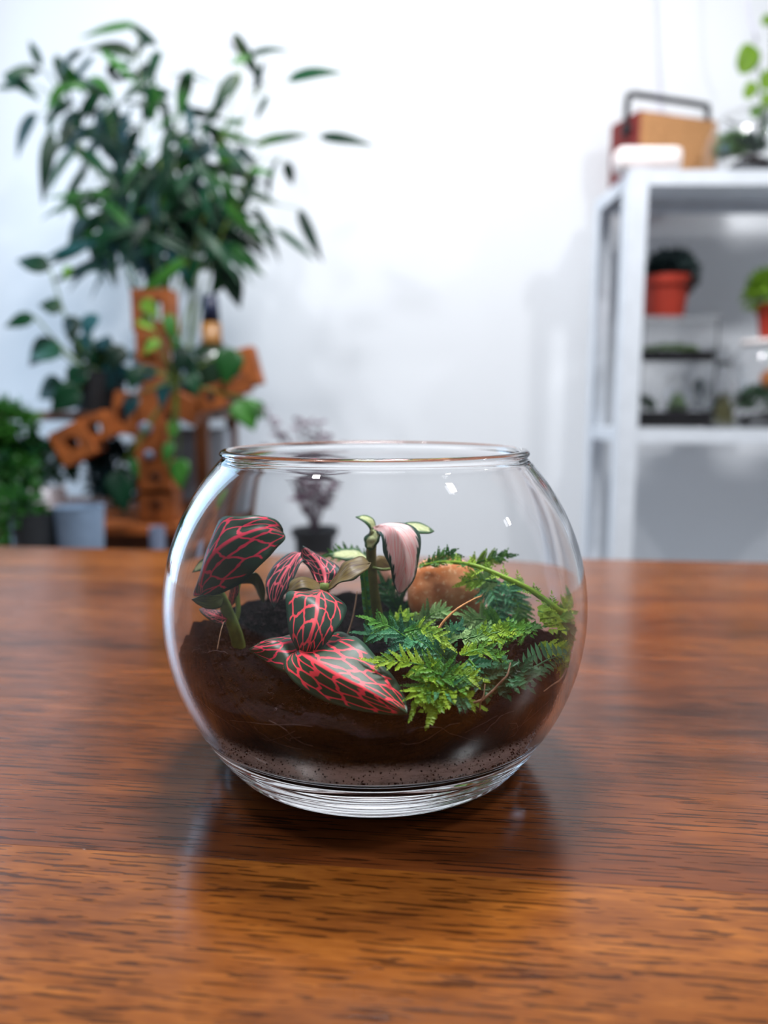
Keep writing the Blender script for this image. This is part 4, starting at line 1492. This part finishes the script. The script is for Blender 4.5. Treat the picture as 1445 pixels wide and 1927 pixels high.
# ------------------------------------------------------------------ bottle on the rack
bY = 1.235
c = V((at(400, 700, bY).x, bY, RT + 0.0005))
hb = at(400, 556, bY).z - c.z
zn = at(400, 608, bY).z - c.z
zs = at(400, 655, bY).z - c.z
M['green_glaze'] = plain('dark_green_glaze', srgb(24, 44, 30), 0.2, 0.2, 30, 0.5)
M['amber'] = plain('amber_glaze', srgb(130, 84, 16), 0.35, 0.2, 40, 0.5)
M['navy'] = plain('navy_cap', srgb(22, 30, 58), 0.4, 0.1)
bt = thing('bottle', 'squat dark green bottle with an amber neck and long navy stopper on the rack', 'bottle', c)
flip_out(MB().lathe([(0, 0), (0.044, 0), (0.050, 0.006), (0.050, zs * .7), (0.045, zs * .9), (0.030, zs), (0.016, zs + 0.004), (0, zs + 0.004)], c, 40).build('body', M['green_glaze'], bt))
flip_out(MB().lathe([(0, zs + 0.004), (0.020, zs + 0.004), (0.016, zs + 0.012), (0.015, zn), (0, zn)], c, 32).build('neck', M['amber'], bt))
flip_out(MB().lathe([(0, zn), (0.0145, zn), (0.012, hb), (0, hb)], c, 32).build('stopper', M['navy'], bt))

# ------------------------------------------------------------------ tall bamboo
rg = random.Random(11)
M['cane'] = plain('bamboo_cane', srgb(96, 118, 40), 0.4, 0.2, 40)
M['dark_pot'] = plain('dark_ceramic', srgb(40, 44, 48), 0.4, 0.1)
bc = V((at(318, 750, 1.33).x, 1.335, RT + 0.0005))
bam = pot('potted_bamboo', 'tall bushy potted bamboo with long dark green leaves rising above the wooden figure', bc, 0.045, 0.060, 0.085, M['dark_pot'], cat='potted bamboo')
BMY = 1.33
canepts = []
CAN = [((205, 220), -.05), ((258, 110), .0), ((340, 140), .03), ((455, 120), .0), ((490, 150), -.03), ((495, 270), -.05), ((120, 200), .04), ((300, 300), -.06), ((400, 330), -.06), ((160, 330), .02), ((440, 360), .04), ((250, 330), .07)]
for k, ((cx_, cy_), dy) in enumerate(CAN):
    g = k * 2.4
    b0 = bc + V((0.035 * math.cos(g), 0.035 * math.sin(g), 0.070))
    tipp = at(cx_, cy_, BMY + dy)
    mid_ = b0.lerp(tipp, 0.5) + V((0, 0, 0.04)) + (bc + V((0, 0, 0)) - b0) * 0.2
    pts = spline([b0, mid_, tipp], 16)
    canepts += pts[6:]
    MB().tube(pts, [0.0032 * (1 - 0.7 * i / 16) for i in range(17)], 6).build('cane', M['cane'], bam)
LV = [(260, 47, 150, 72, 9), (258, 103, 163, 92, 15), (285, 66, 258, 104, 10), (78, 126, 55, 76, 8), (75, 132, 5, 141, 11), (10, 140, 77, 192, 13), (30, 165, -10, 168, 7), (70, 213, 32, 300, 17), (98, 245, 80, 388, 13),
      (157, 95, 108, 152, 12), (166, 164, 104, 170, 8), (206, 205, 208, 292, 12), (358, 130, 335, 230, 15), (322, 204, 228, 194, 8), (274, 118, 280, 164, 12), (452, 138, 397, 210, 14), (438, 60, 497, 165, 11),
      (466, 108, 550, 97, 10), (470, 108, 430, 122, 8), (540, 152, 650, 138, 15), (484, 271, 582, 256, 10), (600, 257, 708, 276, 10), (458, 226, 418, 242, 10), (444, 274, 484, 320, 10), (538, 303, 551, 350, 10),
      (444, 358, 527, 388, 12), (562, 393, 608, 496, 11), (518, 430, 594, 492, 9), (448, 412, 505, 496, 12), (430, 460, 500, 522, 12), (426, 500, 452, 582, 20), (430, 505, 395, 560, 14), (156, 408, 128, 468, 14), (145, 275, 90, 365, 10),
      (130, 300, 95, 340, 8), (250, 120, 200, 140, 9), (205, 120, 220, 160, 9), (120, 120, 160, 180, 10), (140, 210, 110, 270, 12), (330, 240, 300, 300, 12), (390, 220, 430, 190, 8), (470, 320, 520, 330, 8),
      (200, 250, 150, 320, 12), (260, 240, 240, 320, 13), (360, 250, 380, 330, 12), (410, 270, 440, 340, 11), (480, 170, 500, 110, 8), (505, 180, 480, 230, 6)]
for k, (x0, y0, x1, y1, w) in enumerate(LV):
    Yl = BMY + rg.uniform(-0.07, 0.07)
    tl = rg.uniform(-0.03, 0.03)
    m = M['leaf_dark'] if rg.random() < 0.65 or x0 < 120 else M['leaf_mid']
    pb = at(x0, y0, Yl)
    simple_leaf('leaf', pb, at(x1, y1, Yl + tl), w * Yl / 1447 * 1.12, m, bam, roll=rg.uniform(-.3, .3), bend=rg.uniform(0, .08), up=(0, -1, 0.35))
    q = min(canepts, key=lambda c_: (c_ - pb).length + max(0, c_.z - pb.z) * 3)
    if 0.01 < (q - pb).length < 0.40:
        MB().tube(spline([q, q.lerp(pb, .5) + V((0, 0, .012)), pb], 8), 0.0008, 5).build('twig', M['cane'], bam)
cnt = 0
while cnt < 240:
    up_ = cnt >= 205
    x, y = (rg.uniform(90, 350), rg.uniform(80, 250)) if up_ else (rg.gauss(305, 100), rg.gauss(390, 92))
    if not (80 < x < 520 and (60 if up_ else 190) < y < 555):
        continue
    if not up_ and ((x - 310) / 215) ** 2 + ((y - 385) / 200) ** 2 > 1:
        continue
    if y > 470 and (x < 200 or x > 430):
        continue
    Yl = BMY + rg.uniform(-0.07, 0.12)
    ang = math.pi / 2 + rg.gauss(0, 0.75) + (310 - x) / 320
    L = rg.uniform(60, 105) if up_ else rg.uniform(85, 150)
    x1, y1 = x + math.cos(ang) * L, y + abs(math.sin(ang)) * L * (1 if rg.random() < .85 else -.6)
    if x1 < 75 or x1 > 540 or (y1 > 575):
        continue
    m = M['leaf_dark'] if rg.random() < 0.72 else (M['leaf_mid'] if rg.random() < .6 else M['leaf_teal'])
    simple_leaf('leaf', at(x, y, Yl), at(x1, y1, Yl + rg.uniform(-.04, .04)), rg.uniform(8, 12.5) * Yl / 1447, m, bam, roll=rg.uniform(-.7, .7), bend=rg.uniform(0, .1), up=(0, -1, 0.35), nu=8)
    cnt += 1

# ------------------------------------------------------------------ round-leaved plant at the left
rY = 1.20
rc = V((at(178, 755, rY).x, rY + 0.02, RT + 0.0005))
rub = pot('potted_plant', 'potted plant with rounded dark blue-green leaves at the left of the rack', rc, 0.034, 0.042, 0.062, M['dark_pot'], cat='potted plant')
RLV = [(95, 508, 30, 490, 20, 0), (118, 582, 72, 574, 17, 0), (66, 596, 8, 616, 14, 0), (140, 594, 130, 646, 16, 0), (105, 640, 55, 690, 24, 0), (118, 668, 55, 672, 24, 0), (180, 590, 160, 640, 18, 1), (165, 630, 150, 690, 22, 1), (210, 640, 180, 690, 22, 0),
       (230, 650, 205, 700, 22, 0), (120, 720, 72, 750, 24, 0), (150, 730, 95, 775, 26, 0), (190, 690, 235, 720, 20, 1), (240, 690, 200, 735, 22, 1), (160, 690, 130, 740, 24, 0), (200, 700, 160, 760, 24, 1), (130, 500, 122, 530, 8, 2), (255, 660, 285, 700, 20, 1), (170, 660, 205, 690, 20, 0), (120, 620, 150, 600, 16, 0), (190, 640, 215, 660, 16, 1), (140, 690, 175, 720, 20, 0)]
for k, (x0, y0, x1, y1, w, mi) in enumerate(RLV):
    Yl = rY + rg.uniform(-0.025, 0.03) - (0.01 if y0 > 640 else 0)
    pb = at(x0, y0, Yl)
    simple_leaf('leaf', pb, at(x1, y1, Yl + rg.uniform(-.02, .02)), w * Yl / 1447, (M['leaf_dark'], M['leaf_teal'], M['leaf_lime'])[mi], rub, shape='ovate', bend=.06, roll=rg.uniform(-.4, .4), up=(0.1, -0.9, 0.4))
    if k < 14:
        MB().tube(spline([rc + V((0, 0, .055)), rc.lerp(pb, .5) + V((-0.01, 0, 0.03)), pb], 10), 0.0016, 6).build('stem', M['cane'], rub)

# ------------------------------------------------------------------ pothos leaves trailing over the figure
pth_ = pot('potted_pothos', 'trailing pothos with broad leaves spilling over the arm of the wooden figure', V((at(317, 755, 1.178).x, 1.178, RT + 0.0005)), 0.018, 0.024, 0.040, M['dark_pot'], cat='potted plant')
pr0 = V((at(317, 755, 1.178).x, 1.178, RT + 0.032))
for (x0, y0, x1, y1, w, m, Yl) in ((436, 655, 424, 728, 27, 'leaf_mid', 1.075), (452, 752, 478, 812, 28, 'leaf_mid', 1.08), (338, 862, 342, 922, 21, 'leaf_mid', 1.075), (222, 885, 236, 968, 27, 'leaf_dark', 1.07), (312, 716, 304, 772, 14, 'leaf_teal', 1.06),
                                 (268, 565, 300, 600, 14, 'leaf_lime', 1.12), (262, 600, 290, 622, 12, 'leaf_lime', 1.08), (290, 690, 262, 722, 16, 'leaf_teal', 1.07), (350, 665, 370, 720, 16, 'leaf_dark', 1.09), (330, 640, 345, 690, 12, 'leaf_mid', 1.09), (480, 756, 496, 790, 14, 'leaf_mid', 1.1), (330, 790, 322, 830, 12, 'leaf_mid', 1.07), (316, 590, 330, 650, 13, 'leaf_mid', 1.05), (346, 650, 336, 706, 16, 'leaf_dark', 1.05), (262, 690, 244, 738, 17, 'leaf_dark', 1.05), (256, 742, 238, 792, 16, 'leaf_teal', 1.05), (356, 700, 374, 748, 16, 'leaf_dark', 1.05), (322, 830, 312, 880, 12, 'leaf_mid', 1.05), (300, 640, 270, 668, 12, 'leaf_lime', 1.05), (248, 860, 262, 905, 10, 'leaf_mid', 1.06)):
    Yl = min(Yl, 1.058)
    pb = at(x0, y0, Yl)
    simple_leaf('leaf', pb, at(x1, y1, Yl - .01), w * Yl / 1447, M[m], pth_, shape='ovate', bend=.05, roll=rg.uniform(-.2, .2), up=(0, -1, 0.25))
    MB().tube(spline([pr0, at(334, 722, 1.13), at(332, 716, 1.056), pb], 14), 0.0012, 5).build('stem', M['cane'], pth_)

# ------------------------------------------------------------------ trailing fern in a white trough on the lower board, pots on a bench
M['white_pot'] = plain('white_ceramic', srgb(222, 218, 226), 0.4, 0.03)
x0_, x1_ = at(-120, 920, 1.13).x, at(112, 920, 1.13).x
zb_ = RB + 0.0005
x0_ = max(x0_, RX0 + 0.03)
tr = thing('trough_planter', 'white trough planter overflowing with small-leaved green plants at the left edge', 'planter', ((x0_ + x1_) / 2, 1.13, zb_))
MB().box((x0_, 1.09, zb_), (x1_, 1.16, zb_ + 0.048), bevel=0.004).build('trough', M['white_pot'], tr)
for k in range(9):
    px_, py_ = rg.uniform(-60, 66), rg.uniform(800, 880)
    fuzz('foliage', at(px_, py_, 1.118), 0.042, 0.022, 0.04, M['leaf_mid'] if k % 3 else M['leaf_dark'], tr, 220, 0.014, 40 + k, None, (-9, at(86, 840, 1.118).x, 1.07, 1.165))
for k in range(8):
    fuzz('trailing_foliage', at((-20, 10, 40, 55, 30, 5, 45, 20)[k], (925, 960, 950, 985, 1010, 1000, 900, 900)[k], 1.035), 0.024, 0.010, 0.03, M['leaf_mid'], tr, 110, 0.013, 60 + k)
BT = TZ - 0.135
bn = thing('wooden_bench', 'low brown wooden bench of slats behind the table holding small pots', 'bench', (-0.5, 0.95, 0))
for k in range(4):
    MB().box((-0.92, 0.83 + k * 0.055, BT - 0.018), (0.02, 0.88 + k * 0.055, BT), bevel=0.002).build('slat', M['rack_wood'], bn, smooth=False)
for xx in (-0.88, -0.06):
    for yy in (0.835, 1.0):
        MB().box((xx, yy, 0), (xx + 0.03, yy + 0.03, BT - 0.018)).build('leg', M['rack_wood'], bn, smooth=False)
dk = thing('dark_leaved_plant', 'dark green bushy plant on the lower board behind the arm of the wooden figure', 'plant', (at(212, 900, 1.27).x, 1.27, RB))
fuzz('foliage', at(215, 890, 1.27), 0.055, 0.04, 0.045, M['leaf_teal'], dk, 460, 0.022, 91, RB + 0.001, (at(152, 868, 1.25).x, 0, 1.19, 1.36))
MB().tube([V(dk.location) + V((0, 0, 0.0006)), V(dk.location) + V((0, 0, 0.05))], 0.004, 8).build('stem', M['cane'], dk)
fk = thing('green_fern', 'small leaved green fern on the lower board behind the raised wooden hand', 'fern', (at(110, 900, 1.26).x, 1.26, RB))
fuzz('foliage', at(104, 868, 1.25), 0.050, 0.028, 0.032, M['leaf_mid'], fk, 620, 0.015, 93, RB + 0.001, (at(30, 868, 1.25).x, at(148, 868, 1.25).x, 1.20, 1.31))
MB().tube([V(fk.location) + V((0, 0, 0.0006)), V(fk.location) + V((0, 0, 0.05))], 0.003, 8).build('stem', M['cane'], fk)
M['blue_grey'] = plain('blue_grey_glaze', srgb(124, 146, 172), 0.35, 0.15, 25)
c = V((at(152, 1000, 0.96).x, 0.96, BT + 0.0005))
h_ = at(152, 952, 0.96).z - c.z
pot('blue_grey_pot', 'blue-grey glazed pot half hidden behind the left edge of the table', c, 0.024, 0.030, h_, M['blue_grey'], cat='pot')
c = V((at(68, 1000, 0.96).x, 0.96, BT + 0.0005))
h_ = at(68, 962, 0.96).z - c.z
p_ = pot('dark_pot', 'dark pot with trailing green leaves behind the left edge of the table', c, 0.026, 0.030, h_, M['dark_pot'], cat='potted plant')
fuzz('foliage', c + V((-0.02, -0.01, h_)), 0.035, 0.02, 0.03, M['leaf_mid'], p_, 220, 0.013, 77)
c = V((at(296, 1010, 0.97).x, 0.97, BT + 0.0005))
h_ = at(296, 992, 0.97).z - c.z
pot('grey_pot', 'small grey pot behind the table beneath the wooden figure', c, 0.008, 0.010, h_, M['grey_disc'], wall=0.002, cat='pot', soil=False)
# dark pot with the pale purple plant seen through and above the bowl
uY = 0.95
c = V((at(585, 1010, uY).x, uY, BT + 0.0005))
h_ = at(585, 985, uY).z - c.z
pp = pot('black_pot', 'black pot with a wispy purple-grey plant just behind the glass bowl', c, 0.022, 0.027, h_, M['black'], rim=0.010, cat='potted plant')
M['purple'] = foliage('purple_leaf', srgb(86, 52, 74), srgb(140, 116, 130), 0.5, 0.3)
M['purple_stem'] = plain('purple_stem', srgb(92, 66, 84), 0.5, 0.2)
top = c + V((0, 0, h_ - 0.008))
for k, (tx_, ty_) in enumerate(((500, 770), (515, 800), (540, 820), (560, 790), (580, 800), (600, 795), (615, 820), (530, 850), (640, 880), (500, 840), (590, 860), (560, 880), (620, 900), (540, 920), (650, 840))):
    tp_ = at(tx_, ty_, uY + rg.uniform(-.03, .03))
    pts = spline([top, top.lerp(tp_, .55) + V((0, 0, 0.012)), tp_], 12)
    MB().tube(pts, 0.0009, 5).build('stem', M['purple_stem'], pp)
    for q in range(5, 13):
        for sg in (1, -1):
            p = pts[q]
            d = V((sg * rg.uniform(.4, 1), rg.uniform(-.5, .5), rg.uniform(-.2, .8))).normalized()
            simple_leaf('leaf', p, p + d * rg.uniform(.007, .013), .0028, M['purple'], pp, shape='ovate', nu=4, nv=2, roll=rg.uniform(-1, 1))
